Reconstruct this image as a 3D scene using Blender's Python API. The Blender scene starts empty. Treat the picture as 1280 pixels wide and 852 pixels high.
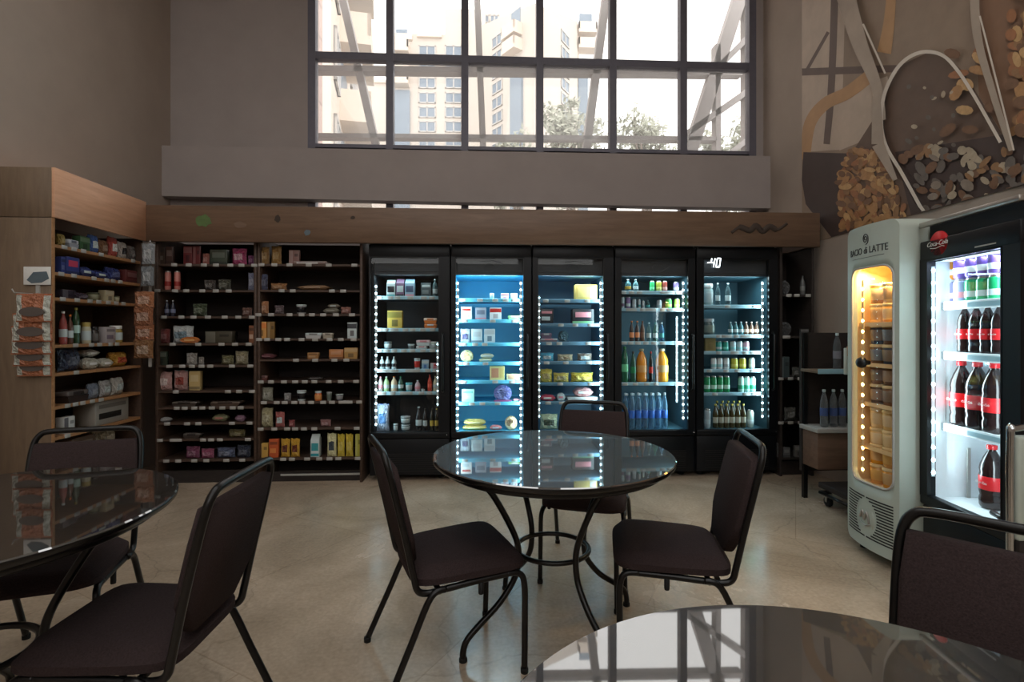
import bpy, bmesh, math, random
from mathutils import Vector, Matrix
random.seed(7)
SC = bpy.context.scene
COL = SC.collection
PI = math.pi
# ------------------------------------------------------------------ camera frame (room axes: x along the fridge wall, y towards it)
F, CX, HY, H = 650.0, 640.0, 414.0, 1.26
TH = math.radians(2.9)
S_, C_ = math.sin(TH), math.cos(TH)
def ray(px, py):
    u, v = (px - CX) / F, (HY - py) / F
    return Vector((S_ + u * C_, C_ - u * S_, v))
def atY(px, py, Y):
    d = ray(px, py); t = Y / d.y; return Vector((d.x * t, Y, H + d.z * t))
def atX(px, py, X):
    d = ray(px, py); t = X / d.x; return Vector((X, d.y * t, H + d.z * t))
def c2w(x, z): return (x * C_ + z * S_, -x * S_ + z * C_)
def dirw(x, z):
    a, b = c2w(x, z); n = math.hypot(a, b); return a / n, b / n
def lin(c):
    return tuple(((v / 255) / 12.92 if v / 255 <= .04045 else ((v / 255 + .055) / 1.055) ** 2.4) for v in c)
# ------------------------------------------------------------------ materials
MATS = {}
def nodes(name):
    m = bpy.data.materials.new(name); m.use_nodes = True
    nt = m.node_tree; b = nt.nodes['Principled BSDF']
    MATS[name] = m
    return m, nt, b
def N(nt, t, **k):
    n = nt.nodes.new(t)
    for a, v in k.items(): setattr(n, a, v)
    return n
def setin(n, **k):
    for a, v in k.items(): n.inputs[a.replace('_', ' ')].default_value = v
def plain(name, col, rough=.5, metal=0, spec=.5, noise=0, scale=20, bump=0, stretch=(1, 1, 1), coat=0):
    m, nt, b = nodes(name)
    c = lin(col)
    b.inputs['Base Color'].default_value = (*c, 1); b.inputs['Roughness'].default_value = rough
    b.inputs['Metallic'].default_value = metal; b.inputs['Specular IOR Level'].default_value = spec
    b.inputs['Coat Weight'].default_value = coat
    if noise or bump:
        tc = N(nt, 'ShaderNodeTexCoord'); mp = N(nt, 'ShaderNodeMapping'); mp.inputs['Scale'].default_value = stretch
        nz = N(nt, 'ShaderNodeTexNoise'); setin(nz, Scale=scale, Detail=6.0, Roughness=.6)
        nt.links.new(tc.outputs['Object'], mp.inputs['Vector']); nt.links.new(mp.outputs['Vector'], nz.inputs['Vector'])
        if noise:
            r = N(nt, 'ShaderNodeValToRGB')
            r.color_ramp.elements[0].position = .3; r.color_ramp.elements[1].position = .7
            r.color_ramp.elements[0].color = (*[max(0, v * (1 - noise)) for v in c], 1)
            r.color_ramp.elements[1].color = (*[min(1, v * (1 + noise)) for v in c], 1)
            nt.links.new(nz.outputs['Fac'], r.inputs['Fac']); nt.links.new(r.outputs['Color'], b.inputs['Base Color'])
        if bump:
            bp = N(nt, 'ShaderNodeBump'); setin(bp, Strength=bump, Distance=.01)
            nt.links.new(nz.outputs['Fac'], bp.inputs['Height']); nt.links.new(bp.outputs['Normal'], b.inputs['Normal'])
    return m
def emit(name, col, strength):
    m, nt, b = nodes(name)
    b.inputs['Base Color'].default_value = (*lin(col), 1)
    b.inputs['Emission Color'].default_value = (*lin(col), 1); b.inputs['Emission Strength'].default_value = strength
    return m
def product(name, rough=.4, spec=.5, bump=0, clear=0):
    """body colour from the object's own colour"""
    m, nt, b = nodes(name)
    oi = N(nt, 'ShaderNodeObjectInfo')
    nt.links.new(oi.outputs['Color'], b.inputs['Base Color'])
    b.inputs['Roughness'].default_value = rough; b.inputs['Specular IOR Level'].default_value = spec
    if bump:
        tc = N(nt, 'ShaderNodeTexCoord'); nz = N(nt, 'ShaderNodeTexNoise'); setin(nz, Scale=5.0, Detail=4.0)
        nt.links.new(tc.outputs['Object'], nz.inputs['Vector'])
        bp = N(nt, 'ShaderNodeBump'); setin(bp, Strength=bump, Distance=.3)
        nt.links.new(nz.outputs['Fac'], bp.inputs['Height']); nt.links.new(bp.outputs['Normal'], b.inputs['Normal'])
    if clear:
        tr = N(nt, 'ShaderNodeBsdfTransparent'); mx = N(nt, 'ShaderNodeMixShader')
        tint = N(nt, 'ShaderNodeMixRGB'); tint.inputs[0].default_value = .55; tint.inputs[1].default_value = (1, 1, 1, 1)
        nt.links.new(oi.outputs['Color'], tint.inputs[2]); nt.links.new(tint.outputs[0], tr.inputs['Color'])
        lw = N(nt, 'ShaderNodeLayerWeight'); lw.inputs['Blend'].default_value = .35
        mr = N(nt, 'ShaderNodeMapRange'); mr.inputs['From Min'].default_value = 0; mr.inputs['From Max'].default_value = 1
        mr.inputs['To Min'].default_value = 1 - clear; mr.inputs['To Max'].default_value = 1 - clear * .35
        nt.links.new(lw.outputs['Facing'], mr.inputs['Value']); nt.links.new(mr.outputs['Result'], mx.inputs[0])
        nt.links.new(tr.outputs[0], mx.inputs[1]); nt.links.new(b.outputs[0], mx.inputs[2])
        nt.links.new(mx.outputs[0], nt.nodes['Material Output'].inputs['Surface'])
    return m
def pane(name, tint, refl_ior=1.45, veil=0.0, rough=0.0, veil_col=(1, 1, 1)):
    m, nt, b = nodes(name)
    tr = N(nt, 'ShaderNodeBsdfTransparent'); tr.inputs['Color'].default_value = (*tint, 1)
    gl = N(nt, 'ShaderNodeBsdfGlossy'); gl.inputs['Roughness'].default_value = rough
    fr = N(nt, 'ShaderNodeFresnel'); fr.inputs['IOR'].default_value = refl_ior
    geo = N(nt, 'ShaderNodeNewGeometry'); inv = N(nt, 'ShaderNodeMath', operation='SUBTRACT'); inv.inputs[0].default_value = 1
    nt.links.new(geo.outputs['Backfacing'], inv.inputs[1])
    mu = N(nt, 'ShaderNodeMath', operation='MULTIPLY')
    nt.links.new(fr.outputs[0], mu.inputs[0]); nt.links.new(inv.outputs[0], mu.inputs[1])
    mx = N(nt, 'ShaderNodeMixShader'); nt.links.new(mu.outputs[0], mx.inputs[0])
    first = tr
    if veil:
        tl = N(nt, 'ShaderNodeBsdfTranslucent'); tl.inputs['Color'].default_value = (*veil_col, 1)
        m2 = N(nt, 'ShaderNodeMixShader'); m2.inputs[0].default_value = veil
        nt.links.new(tr.outputs[0], m2.inputs[1]); nt.links.new(tl.outputs[0], m2.inputs[2]); first = m2
    nt.links.new(first.outputs[0], mx.inputs[1]); nt.links.new(gl.outputs[0], mx.inputs[2])
    nt.links.new(mx.outputs[0], nt.nodes['Material Output'].inputs['Surface'])
    return m
def wood(name, dark, light, rough=.5, axis=(1, 12, 12), scale=3):
    m, nt, b = nodes(name)
    tc = N(nt, 'ShaderNodeTexCoord'); mp = N(nt, 'ShaderNodeMapping'); mp.inputs['Scale'].default_value = axis
    nz = N(nt, 'ShaderNodeTexNoise'); setin(nz, Scale=float(scale), Detail=8.0, Roughness=.65, Distortion=.6)
    r = N(nt, 'ShaderNodeValToRGB'); r.color_ramp.elements[0].position = .32; r.color_ramp.elements[1].position = .7
    r.color_ramp.elements[0].color = (*lin(dark), 1); r.color_ramp.elements[1].color = (*lin(light), 1)
    nt.links.new(tc.outputs['Object'], mp.inputs['Vector']); nt.links.new(mp.outputs['Vector'], nz.inputs['Vector'])
    nt.links.new(nz.outputs['Fac'], r.inputs['Fac']); nt.links.new(r.outputs['Color'], b.inputs['Base Color'])
    b.inputs['Roughness'].default_value = rough
    return m
def floor_mat():
    m, nt, b = nodes('polished_floor')
    tc = N(nt, 'ShaderNodeTexCoord')
    n1 = N(nt, 'ShaderNodeTexNoise'); setin(n1, Scale=1.3, Detail=8.0, Roughness=.65, Distortion=.8)
    n2 = N(nt, 'ShaderNodeTexNoise'); setin(n2, Scale=60.0, Detail=3.0)
    nt.links.new(tc.outputs['Object'], n1.inputs['Vector']); nt.links.new(tc.outputs['Object'], n2.inputs['Vector'])
    r = N(nt, 'ShaderNodeValToRGB'); r.color_ramp.elements[0].position = .3; r.color_ramp.elements[1].position = .72
    r.color_ramp.elements[0].color = (*lin(FLOOR_D), 1); r.color_ramp.elements[1].color = (*lin(FLOOR_L), 1)
    nt.links.new(n1.outputs['Fac'], r.inputs['Fac'])
    br = N(nt, 'ShaderNodeTexBrick'); br.offset = 0.5
    setin(br, Scale=1.0, Mortar_Size=.003, Brick_Width=1.2, Row_Height=1.2)
    br.inputs['Color1'].default_value = (1, 1, 1, 1); br.inputs['Color2'].default_value = (.9, .88, .86, 1); br.inputs['Mortar'].default_value = (.7, .66, .62, 1)
    mp = N(nt, 'ShaderNodeMapping'); mp.inputs['Rotation'].default_value = (0, 0, .55)
    nt.links.new(tc.outputs['Object'], mp.inputs['Vector']); nt.links.new(mp.outputs['Vector'], br.inputs['Vector'])
    mu = N(nt, 'ShaderNodeMixRGB', blend_type='MULTIPLY'); mu.inputs[0].default_value = .7
    nt.links.new(r.outputs['Color'], mu.inputs[1]); nt.links.new(br.outputs['Color'], mu.inputs[2])
    # fine wandering cracks
    vo = N(nt, 'ShaderNodeTexVoronoi', feature='DISTANCE_TO_EDGE'); setin(vo, Scale=1.1)
    wn = N(nt, 'ShaderNodeTexNoise'); setin(wn, Scale=3.0, Detail=4.0)
    nt.links.new(tc.outputs['Object'], wn.inputs['Vector'])
    va = N(nt, 'ShaderNodeMixRGB'); va.inputs[0].default_value = .25
    nt.links.new(tc.outputs['Object'], va.inputs[1]); nt.links.new(wn.outputs['Color'], va.inputs[2]); nt.links.new(va.outputs[0], vo.inputs['Vector'])
    cr = N(nt, 'ShaderNodeMapRange'); setin(cr, From_Min=0.0, From_Max=.006, To_Min=.8, To_Max=1.0)
    nt.links.new(vo.outputs['Distance'], cr.inputs['Value'])
    m2 = N(nt, 'ShaderNodeMixRGB', blend_type='MULTIPLY'); m2.inputs[0].default_value = 1
    nt.links.new(mu.outputs[0], m2.inputs[1]); nt.links.new(cr.outputs['Result'], m2.inputs[2])
    sp = N(nt, 'ShaderNodeMapRange'); setin(sp, From_Min=.3, From_Max=.7, To_Min=.88, To_Max=1.08)
    nt.links.new(n2.outputs['Fac'], sp.inputs['Value'])
    m3 = N(nt, 'ShaderNodeMixRGB', blend_type='MULTIPLY'); m3.inputs[0].default_value = 1
    nt.links.new(m2.outputs[0], m3.inputs[1]); nt.links.new(sp.outputs['Result'], m3.inputs[2])
    nt.links.new(m3.outputs[0], b.inputs['Base Color'])
    rr = N(nt, 'ShaderNodeMapRange'); setin(rr, From_Min=.3, From_Max=.7, To_Min=.14, To_Max=.3)
    nt.links.new(n1.outputs['Fac'], rr.inputs['Value']); nt.links.new(rr.outputs['Result'], b.inputs['Roughness'])
    b.inputs['Specular IOR Level'].default_value = .5
    return m
def granite_mat():
    m, nt, b = nodes('polished_granite')
    tc = N(nt, 'ShaderNodeTexCoord')
    n1 = N(nt, 'ShaderNodeTexNoise'); setin(n1, Scale=45.0, Detail=6.0, Roughness=.75)
    vo = N(nt, 'ShaderNodeTexVoronoi'); setin(vo, Scale=90.0)
    nt.links.new(tc.outputs['Object'], n1.inputs['Vector']); nt.links.new(tc.outputs['Object'], vo.inputs['Vector'])
    r = N(nt, 'ShaderNodeValToRGB'); r.color_ramp.elements[0].position = .42; r.color_ramp.elements[1].position = .72
    r.color_ramp.elements[0].color = (*lin((14, 13, 12)), 1); r.color_ramp.elements[1].color = (*lin((62, 55, 47)), 1)
    nt.links.new(n1.outputs['Fac'], r.inputs['Fac'])
    mu = N(nt, 'ShaderNodeMixRGB', blend_type='MULTIPLY'); mu.inputs[0].default_value = .5
    nt.links.new(r.outputs[0], mu.inputs[1]); nt.links.new(vo.outputs['Distance'], mu.inputs[2])
    nt.links.new(mu.outputs[0], b.inputs['Base Color'])
    b.inputs['Roughness'].default_value = .5
    gl = N(nt, 'ShaderNodeBsdfGlossy'); gl.inputs['Roughness'].default_value = .025
    fr = N(nt, 'ShaderNodeFresnel'); fr.inputs['IOR'].default_value = 3.6
    mx = N(nt, 'ShaderNodeMixShader'); nt.links.new(fr.outputs[0], mx.inputs[0])
    nt.links.new(b.outputs[0], mx.inputs[1]); nt.links.new(gl.outputs[0], mx.inputs[2])
    nt.links.new(mx.outputs[0], nt.nodes['Material Output'].inputs['Surface'])
    return m
FLOOR_D, FLOOR_L = (158, 142, 122), (208, 188, 166)
floor_mat(); granite_mat()
plain('wall_paint', (168, 154, 142), .85, noise=.05, scale=3, bump=.05)
plain('wall_paint_grey', (160, 150, 146), .85, noise=.05, scale=3, bump=.05)
plain('ceiling_paint', (190, 184, 176), .9, noise=.03)
plain('window_metal', (104, 102, 112), .5, .2, noise=.06)
plain('bracing_steel', (176, 170, 168), .6, .1, noise=.06)
plain('black_shell', (13, 17, 23), .42, spec=.3, noise=.12, scale=6)
plain('black_frame', (11, 14, 19), .4, spec=.3, noise=.1)
plain('grille_black', (12, 12, 14), .6, noise=.1)
plain('edge_black', (16, 15, 15), .25, noise=.1)
plain('tube_black', (20, 19, 19), .3, .3, noise=.15, scale=30)
plain('fabric', (56, 46, 46), .95, spec=.1, noise=.28, scale=220, bump=.25)
plain('rubber', (14, 14, 14), .8, noise=.1)
wood('fascia_wood', (100, 78, 62), (122, 97, 78), .5, (1, 1.2, 10), 3)
wood('shelf_wood', (58, 42, 34), (84, 64, 52), .6, (1, 12, 12), 4)
wood('rack_back', (36, 29, 27), (50, 42, 38), .8, (2, 2, 10), 3)
wood('panel_wood', (108, 90, 72), (126, 106, 86), .6, (8, 8, 1), 4)
wood('fascia_wood_lit', (204, 154, 122), (224, 176, 142), .45, (1, 1.2, 10), 3)  # lighter than the long board: window light put into the wood colour
wood('shelf_light', (150, 108, 70), (180, 134, 92), .55, (12, 1, 12), 4)
wood('header_wood', (98, 74, 60), (122, 94, 76), .6, (1, 10, 10), 3)
plain('paper_white', (226, 226, 222), .7, noise=.04, scale=60)
plain('tag_grey', (168, 167, 163), .6, noise=.05, scale=40)
plain('sticker_green', (86, 110, 62), .7, noise=.15)
plain('sticker_dark', (62, 50, 42), .8, noise=.12)
plain('sticker_blue', (90, 104, 112), .7, noise=.1)
plain('chrome', (200, 205, 208), .18, 1.0, noise=.03)
plain('freezer_white', (184, 194, 184), .42, noise=.04, scale=4)
plain('letter_dark', (58, 60, 62), .6, noise=.05)
plain('liner_white', (226, 232, 236), .6, noise=.03)
plain('liner_blue', (84, 176, 208), .55, noise=.05, scale=3)
plain('liner_slate', (88, 132, 158), .55, noise=.06, scale=3)
plain('liner_dark', (26, 34, 42), .6, noise=.08, scale=3)
plain('liner_teal', (68, 108, 122), .6, noise=.06, scale=3)
plain('liner_amber', (236, 206, 160), .6, noise=.04)
plain('valance', (46, 50, 56), .5, noise=.06)
plain('rail_plastic', (150, 190, 205), .4, noise=.04)
plain('rail_white', (216, 226, 230), .4, noise=.04)
plain('red_badge', (206, 22, 32), .45, noise=.03)
plain('white_letter', (236, 236, 232), .5, noise=.02)
plain('silver_trim', (176, 172, 166), .3, .8, noise=.05)
emit('led_cool', (196, 242, 255), 16)
emit('led_warm', (255, 206, 120), 22)
emit('digit_white', (240, 250, 255), 3.0)
product('p_matte', .6, .3); product('p_gloss', .25); product('p_film', .22, .6, bump=.5); product('p_clear', .08, .6, clear=.8)
product('p_liquid', .12, .6)
pane('fridge_glass', (.93, .97, .98)); pane('window_glass', (.97, .97, .97), veil=.18, veil_col=(1, .98, .96))  # window glass carries a whitish veil in place of haze and glow
pane('amber_glass', (.99, .96, .9))
# ------------------------------------------------------------------ mesh builder
class MB:
    def __init__(s): s.v, s.f, s.m, s.s = [], [], [], []
    def add(s, vs, fs, mat=0, smooth=False):
        o = len(s.v); s.v += [tuple(v) for v in vs]
        for f in fs: s.f.append(tuple(i + o for i in f)); s.m.append(mat); s.s.append(smooth)
        return s
    def box(s, lo, hi, mat=0, bev=0.0, seg=2):
        lo, hi = [min(a, b) for a, b in zip(lo, hi)], [max(a, b) for a, b in zip(lo, hi)]
        if bev <= 0:
            x0, y0, z0 = lo; x1, y1, z1 = hi
            return s.add([(x0, y0, z0), (x1, y0, z0), (x1, y1, z0), (x0, y1, z0), (x0, y0, z1), (x1, y0, z1), (x1, y1, z1), (x0, y1, z1)],
                         [(0, 3, 2, 1), (4, 5, 6, 7), (0, 1, 5, 4), (1, 2, 6, 5), (2, 3, 7, 6), (3, 0, 4, 7)], mat)
        bm = bmesh.new(); bmesh.ops.create_cube(bm, size=1)
        c = [(a + b) / 2 for a, b in zip(lo, hi)]; d = [b - a for a, b in zip(lo, hi)]
        for v in bm.verts: v.co = Vector([c[i] + v.co[i] * d[i] for i in range(3)])
        bmesh.ops.bevel(bm, geom=bm.edges[:], offset=min(bev, min(d) * .49), segments=seg, affect='EDGES', profile=.5)
        bm.verts.index_update()
        s.add([v.co for v in bm.verts], [[v.index for v in f.verts] for f in bm.faces], mat, True); bm.free(); return s
    def lathe(s, prof, n=24, c=(0, 0, 0), mat=0, axis='z', smooth=True):
        vs, fs = [], []
        for r, z in prof:
            for k in range(n):
                a = 2 * PI * k / n; p = (r * math.cos(a), r * math.sin(a), z)
                if axis == 'y': p = (p[0], p[2], -p[1])
                if axis == 'x': p = (p[2], p[0], p[1])
                vs.append((p[0] + c[0], p[1] + c[1], p[2] + c[2]))
        for i in range(len(prof) - 1):
            for k in range(n):
                k2 = (k + 1) % n; fs.append((i * n + k, i * n + k2, (i + 1) * n + k2, (i + 1) * n + k))
        nc = len(fs)
        if prof[0][0] > 1e-5: fs.append(tuple(reversed(range(n))))
        if prof[-1][0] > 1e-5: fs.append(tuple((len(prof) - 1) * n + k for k in range(n)))
        s.add(vs, fs, mat, smooth)
        for k in range(len(fs) - nc): s.s[-1 - k] = False
        return s
    def tube(s, pts, r, n=8, closed=False, mat=0):
        P = [Vector(p) for p in pts]; L = len(P); vs, fs = [], []
        up = None
        for i in range(L):
            a = P[(i - 1) % L] if (closed or i > 0) else P[i]; b = P[(i + 1) % L] if (closed or i < L - 1) else P[i]
            t = (b - a).normalized()
            if up is None:
                up = Vector((0, 0, 1)) if abs(t.z) < .9 else Vector((1, 0, 0))
            x = t.cross(up).normalized(); up = x.cross(t).normalized()
            rr = r[i] if isinstance(r, (list, tuple)) else r
            for k in range(n):
                q = 2 * PI * k / n; vs.append(P[i] + (x * math.cos(q) + up * math.sin(q)) * rr)
        for i in range(L if closed else L - 1):
            j = (i + 1) % L
            for k in range(n):
                k2 = (k + 1) % n; fs.append((i * n + k, j * n + k, j * n + k2, i * n + k2))
        if not closed: fs += [tuple(range(n)), tuple(reversed([(L - 1) * n + k for k in range(n)]))]
        return s.add(vs, fs, mat, True)
    def prism(s, poly, axis, a, b, mat=0):
        n = len(poly)
        def P(p, h): return {'x': (h, p[0], p[1]), 'y': (p[0], h, p[1]), 'z': (p[0], p[1], h)}[axis]
        s.add([P(p, a) for p in poly] + [P(p, b) for p in poly],
              [tuple(range(n)), tuple(reversed(range(n, 2 * n)))] + [(i, i + n, (i + 1) % n + n, (i + 1) % n) for i in range(n)], mat)
        return s
    def mesh(s, name, mats):
        me = bpy.data.meshes.new(name); me.from_pydata(s.v, [], s.f)
        for m in (mats if isinstance(mats, (list, tuple)) else [mats]): me.materials.append(MATS[m])
        me.polygons.foreach_set('material_index', s.m); me.polygons.foreach_set('use_smooth', s.s)
        bm = bmesh.new(); bm.from_mesh(me); bmesh.ops.recalc_face_normals(bm, faces=bm.faces[:]); bm.to_mesh(me); bm.free()
        return me
    def build(s, name, mats, parent=None, loc=None, rotz=0, raw=False):
        me = s.mesh(name, mats); return link(name, me, parent, loc, rotz)
def link(name, me, parent=None, loc=None, rotz=0):
    o = bpy.data.objects.new(name, me); COL.objects.link(o)
    if parent: o.parent = parent
    if loc is not None: o.location = loc
    if rotz: o.rotation_euler.z = rotz
    return o
def flat(name, faces_mats, mats, parent=None):
    """one-sided sheet whose face order (normals) is kept"""
    me = bpy.data.meshes.new(name); v, f, mi = [], [], []
    for pts, m in faces_mats:
        o = len(v); v += [tuple(p) for p in pts]; f.append(tuple(range(o, o + len(pts)))); mi.append(m)
    me.from_pydata(v, [], f)
    for m in mats: me.materials.append(MATS[m])
    me.polygons.foreach_set('material_index', mi)
    return link(name, me, parent)
def empty(name, loc, rotz=0):
    o = bpy.data.objects.new(name, None); COL.objects.link(o); o.location = loc; o.rotation_euler.z = rotz; o.empty_display_size = .1
    return o
def tag(o, label, cat, group=None):
    o['label'] = label; o['category'] = cat
    if group: o['group'] = group
    return o
def struct(o): o['kind'] = 'structure'; return o
def kids(o): return list(o.children)
def copy_tree(o, parent=None):
    c = o.copy(); COL.objects.link(c)
    if parent: c.parent = parent
    for k in kids(o): copy_tree(k, c)
    return c
def spline(pts, n=6):
    P = [Vector(p) for p in pts]; out = []
    for i in range(len(P) - 1):
        p0, p1, p2, p3 = P[max(i - 1, 0)], P[i], P[i + 1], P[min(i + 2, len(P) - 1)]
        for k in range(n):
            t = k / n
            out.append(.5 * ((2 * p1) + (p2 - p0) * t + (2 * p0 - 5 * p1 + 4 * p2 - p3) * t * t + (3 * p1 - p0 - 3 * p2 + p3) * t ** 3))
    out.append(P[-1]); return out
def text_mesh(name, body, size, mat, ext=.001, shear=0, align='CENTER'):
    cu = bpy.data.curves.new(name, 'FONT'); cu.body = body; cu.size = size; cu.extrude = ext; cu.shear = shear
    cu.align_x = align; cu.align_y = 'CENTER'; cu.resolution_u = 3
    t = bpy.data.objects.new(name, cu); COL.objects.link(t)
    dg = bpy.context.evaluated_depsgraph_get(); dg.update()
    me = bpy.data.meshes.new_from_object(t.evaluated_get(dg))
    COL.objects.unlink(t); bpy.data.objects.remove(t)
    me.name = name; me.materials.clear(); me.materials.append(MATS[mat])
    for v in me.vertices: v.co = Vector((v.co.x, -v.co.z, v.co.y))      # stand it up, facing -y
    return me
# ------------------------------------------------------------------ room shell
XL, XR, YW, YB, ZC = -3.15, 2.94, 5.37, -4.6, 5.25
YS = 5.23
struct(MB().box((XL - .3, YB, -.1), (XR + .3, YW + .2, 0)).build('floor', 'polished_floor'))
struct(MB().box((XL - .2, YB, 0), (XL, YW + .2, ZC)).build('wall_left', 'wall_paint'))
struct(MB().box((XR, YB, 0), (XR + .2, YW + .2, ZC)).build('wall_right', 'wall_paint'))
WX0, WX1, WZ0, WZ1 = -1.80, 2.86, 2.25, 5.05
w = MB()
w.box((XL, YW, 0), (WX0, YW + .2, ZC)); w.box((WX1, YW, 0), (XR, YW + .2, ZC))
w.box((WX0, YW, 0), (WX1, YW + .2, WZ0)); w.box((WX0, YW, WZ1), (WX1, YW + .2, ZC))
struct(w.build('wall_back', 'wall_paint_grey'))
# soffit under the big window (very slightly out of level, as in the photo)
m = MB(); v = []
for y in (YS, YW):
    v += [(XL, y, 2.578), (XR, y, 2.530), (XR, y, 3.07), (XL, y, 3.07)]
m.add(v, [(0, 1, 2, 3), (7, 6, 5, 4), (0, 4, 5, 1), (1, 5, 6, 2), (2, 6, 7, 3), (3, 7, 4, 0)])
struct(m.build('trim_1', 'wall_paint_grey'))
# wall behind the viewer: solid below, unseen clerestory openings added above to let in light
w = MB(); w.box((XL, YB - .2, 0), (XR, YB, 3.0)); w.box((XL, YB - .2, 5.0), (XR, YB, ZC))
for x in (XL, -1.15, .85, XR - .12): w.box((x, YB - .2, 3.0), (x + .12, YB, 5.0))
struct(w.build('wall_rear', 'wall_paint'))
# ceiling with unseen roof openings added to brighten floor and walls
w = MB(); xs = [XL - .2, -2.6, -.6, .4, 2.4, XR + .2]; ysk = [YB - .2, -3.8, -1.0, -.4, 2.4, YW + .2]
for k in (0, 2, 4): w.box((xs[0], ysk[k], ZC), (xs[5], ysk[k + 1], ZC + .15))
for k in (1, 3):
    for a, b in ((0, 1), (2, 3), (4, 5)): w.box((xs[a], ysk[k], ZC), (xs[b], ysk[k + 1], ZC + .15))
struct(w.build('ceiling', 'ceiling_paint'))
# window: frame, mullions, rails, panes
win = empty('window_1', (0, YW, 0)); struct(win)
fr = MB(); fy0, fy1 = -.005, .09
mull = [-.98, -.215, .562, 1.33, 2.08]
cols = [WX0 + .03] + mull + [WX1 - .03]
fr.box((WX0, fy0, WZ0), (WX0 + .075, fy1, WZ1)); fr.box((WX1 - .075, fy0, WZ0), (WX1, fy1, WZ1))
for x in mull: fr.box((x - .036, fy0, WZ0), (x + .036, fy1, WZ1))
for z in (WZ0 + .03, 2.635, 3.13, 4.065, WZ1 - .03): fr.box((WX0, fy0 + .004, z - .036), (WX1, fy1 - .004, z + .036))
fr.box((WX0 + .004, fy0 + .004, 2.62), (WX1 - .004, fy1 - .01, 3.13))
struct(fr.build('window_frame', 'window_metal', win))
rows = [(WZ0 + .03, 2.635), (3.13, 4.065), (4.065, WZ1 - .03)]
for i in range(6):
    for z0, z1 in rows:
        x0, x1 = cols[i] + .03, cols[i + 1] - .03
        p = flat('window_pane', [([(x0, .05, z0 + .03), (x1, .05, z0 + .03), (x1, .05, z1 - .03), (x0, .05, z1 - .03)], 0)], ['window_glass'], win)
# ------------------------------------------------------------------ outside: bracing, brick return, street, towers, trees
plain('tower_cream', (214, 204, 194), .9, noise=.03, scale=.3)  # tower colours paled, the haze is put into them
plain('tower_pale', (228, 214, 200), .9, noise=.03, scale=.3)
plain('tower_glass', (128, 144, 160), .35, noise=.06, scale=.5)
plain('tower_frame', (206, 202, 198), .7, noise=.03)
plain('asphalt', (120, 118, 114), .95, noise=.1)
plain('leaf', (170, 172, 156), .8, noise=.25, scale=2)  # leaf colour paled too, to carry the haze
plain('bark', (110, 98, 88), .9, noise=.15)
mb, ntb, bb = nodes('exterior_brick')
tcb = N(ntb, 'ShaderNodeTexCoord'); mpb = N(ntb, 'ShaderNodeMapping'); mpb.inputs['Rotation'].default_value = (PI / 2, 0, PI / 2)
brb = N(ntb, 'ShaderNodeTexBrick'); setin(brb, Scale=1.0, Mortar_Size=.012, Brick_Width=.5, Row_Height=.22)
brb.inputs['Color1'].default_value = (*lin((205, 178, 166)), 1); brb.inputs['Color2'].default_value = (*lin((190, 160, 150)), 1); brb.inputs['Mortar'].default_value = (*lin((140, 116, 106)), 1)
ntb.links.new(tcb.outputs['Object'], mpb.inputs['Vector']); ntb.links.new(mpb.outputs['Vector'], brb.inputs['Vector']); ntb.links.new(brb.outputs['Color'], bb.inputs['Base Color'])
struct(MB().box((-60, YW + .2, -.2), (60, 90, -.05)).build('ground_outside', 'asphalt'))
xb = atY(403, 100, 8.2).x
struct(MB().box((xb - .3, YW + .25, -.05), (xb, 8.2, 7.5)).build('wall_exterior', 'exterior_brick'))
YT = 6.15
br = empty('steel_bracing', (0, YT, 0)); tag(br, 'pale painted steel bracing of slanted struts and rails outside the tall window', 'steel bracing')
def strut(name, a, b, r):
    P, Q = atY(a[0], a[1], YT), atY(b[0], b[1], YT); d = (Q - P).normalized()
    P, Q = P - d * .25, Q + d * .25
    n = Vector((-d.z, 0, d.x)) * r; mm = MB()
    mm.add([(p + q * n + Vector((0, e, 0)) - Vector((0, YT, 0))) for e in (-.06, .06) for p, q in ((P, -1), (Q, -1), (Q, 1), (P, 1))],
           [(0, 1, 2, 3), (7, 6, 5, 4), (0, 4, 5, 1), (1, 5, 6, 2), (2, 6, 7, 3), (3, 7, 4, 0)])
    mm.build(name, 'bracing_steel', br)
for a, b, r in (((420, -40), (472, 190), .042), ((595, -40), (604, 190), .036), ((762, -40), (732, 190), .045), ((936, -40), (862, 190), .075),
                ((906, 76), (938, 44), .032), ((872, 158), (938, 112), .034), ((912, 192), (940, 170), .03)):
    strut('diagonal_strut', a, b, r)
strut('post', (895, 84), (896, 300), .032); strut('post', (933, -60), (934, 300), .05)
strut('rail', (390, 88), (900, 93), .033); strut('rail', (390, 171), (868, 175), .024)

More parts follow.
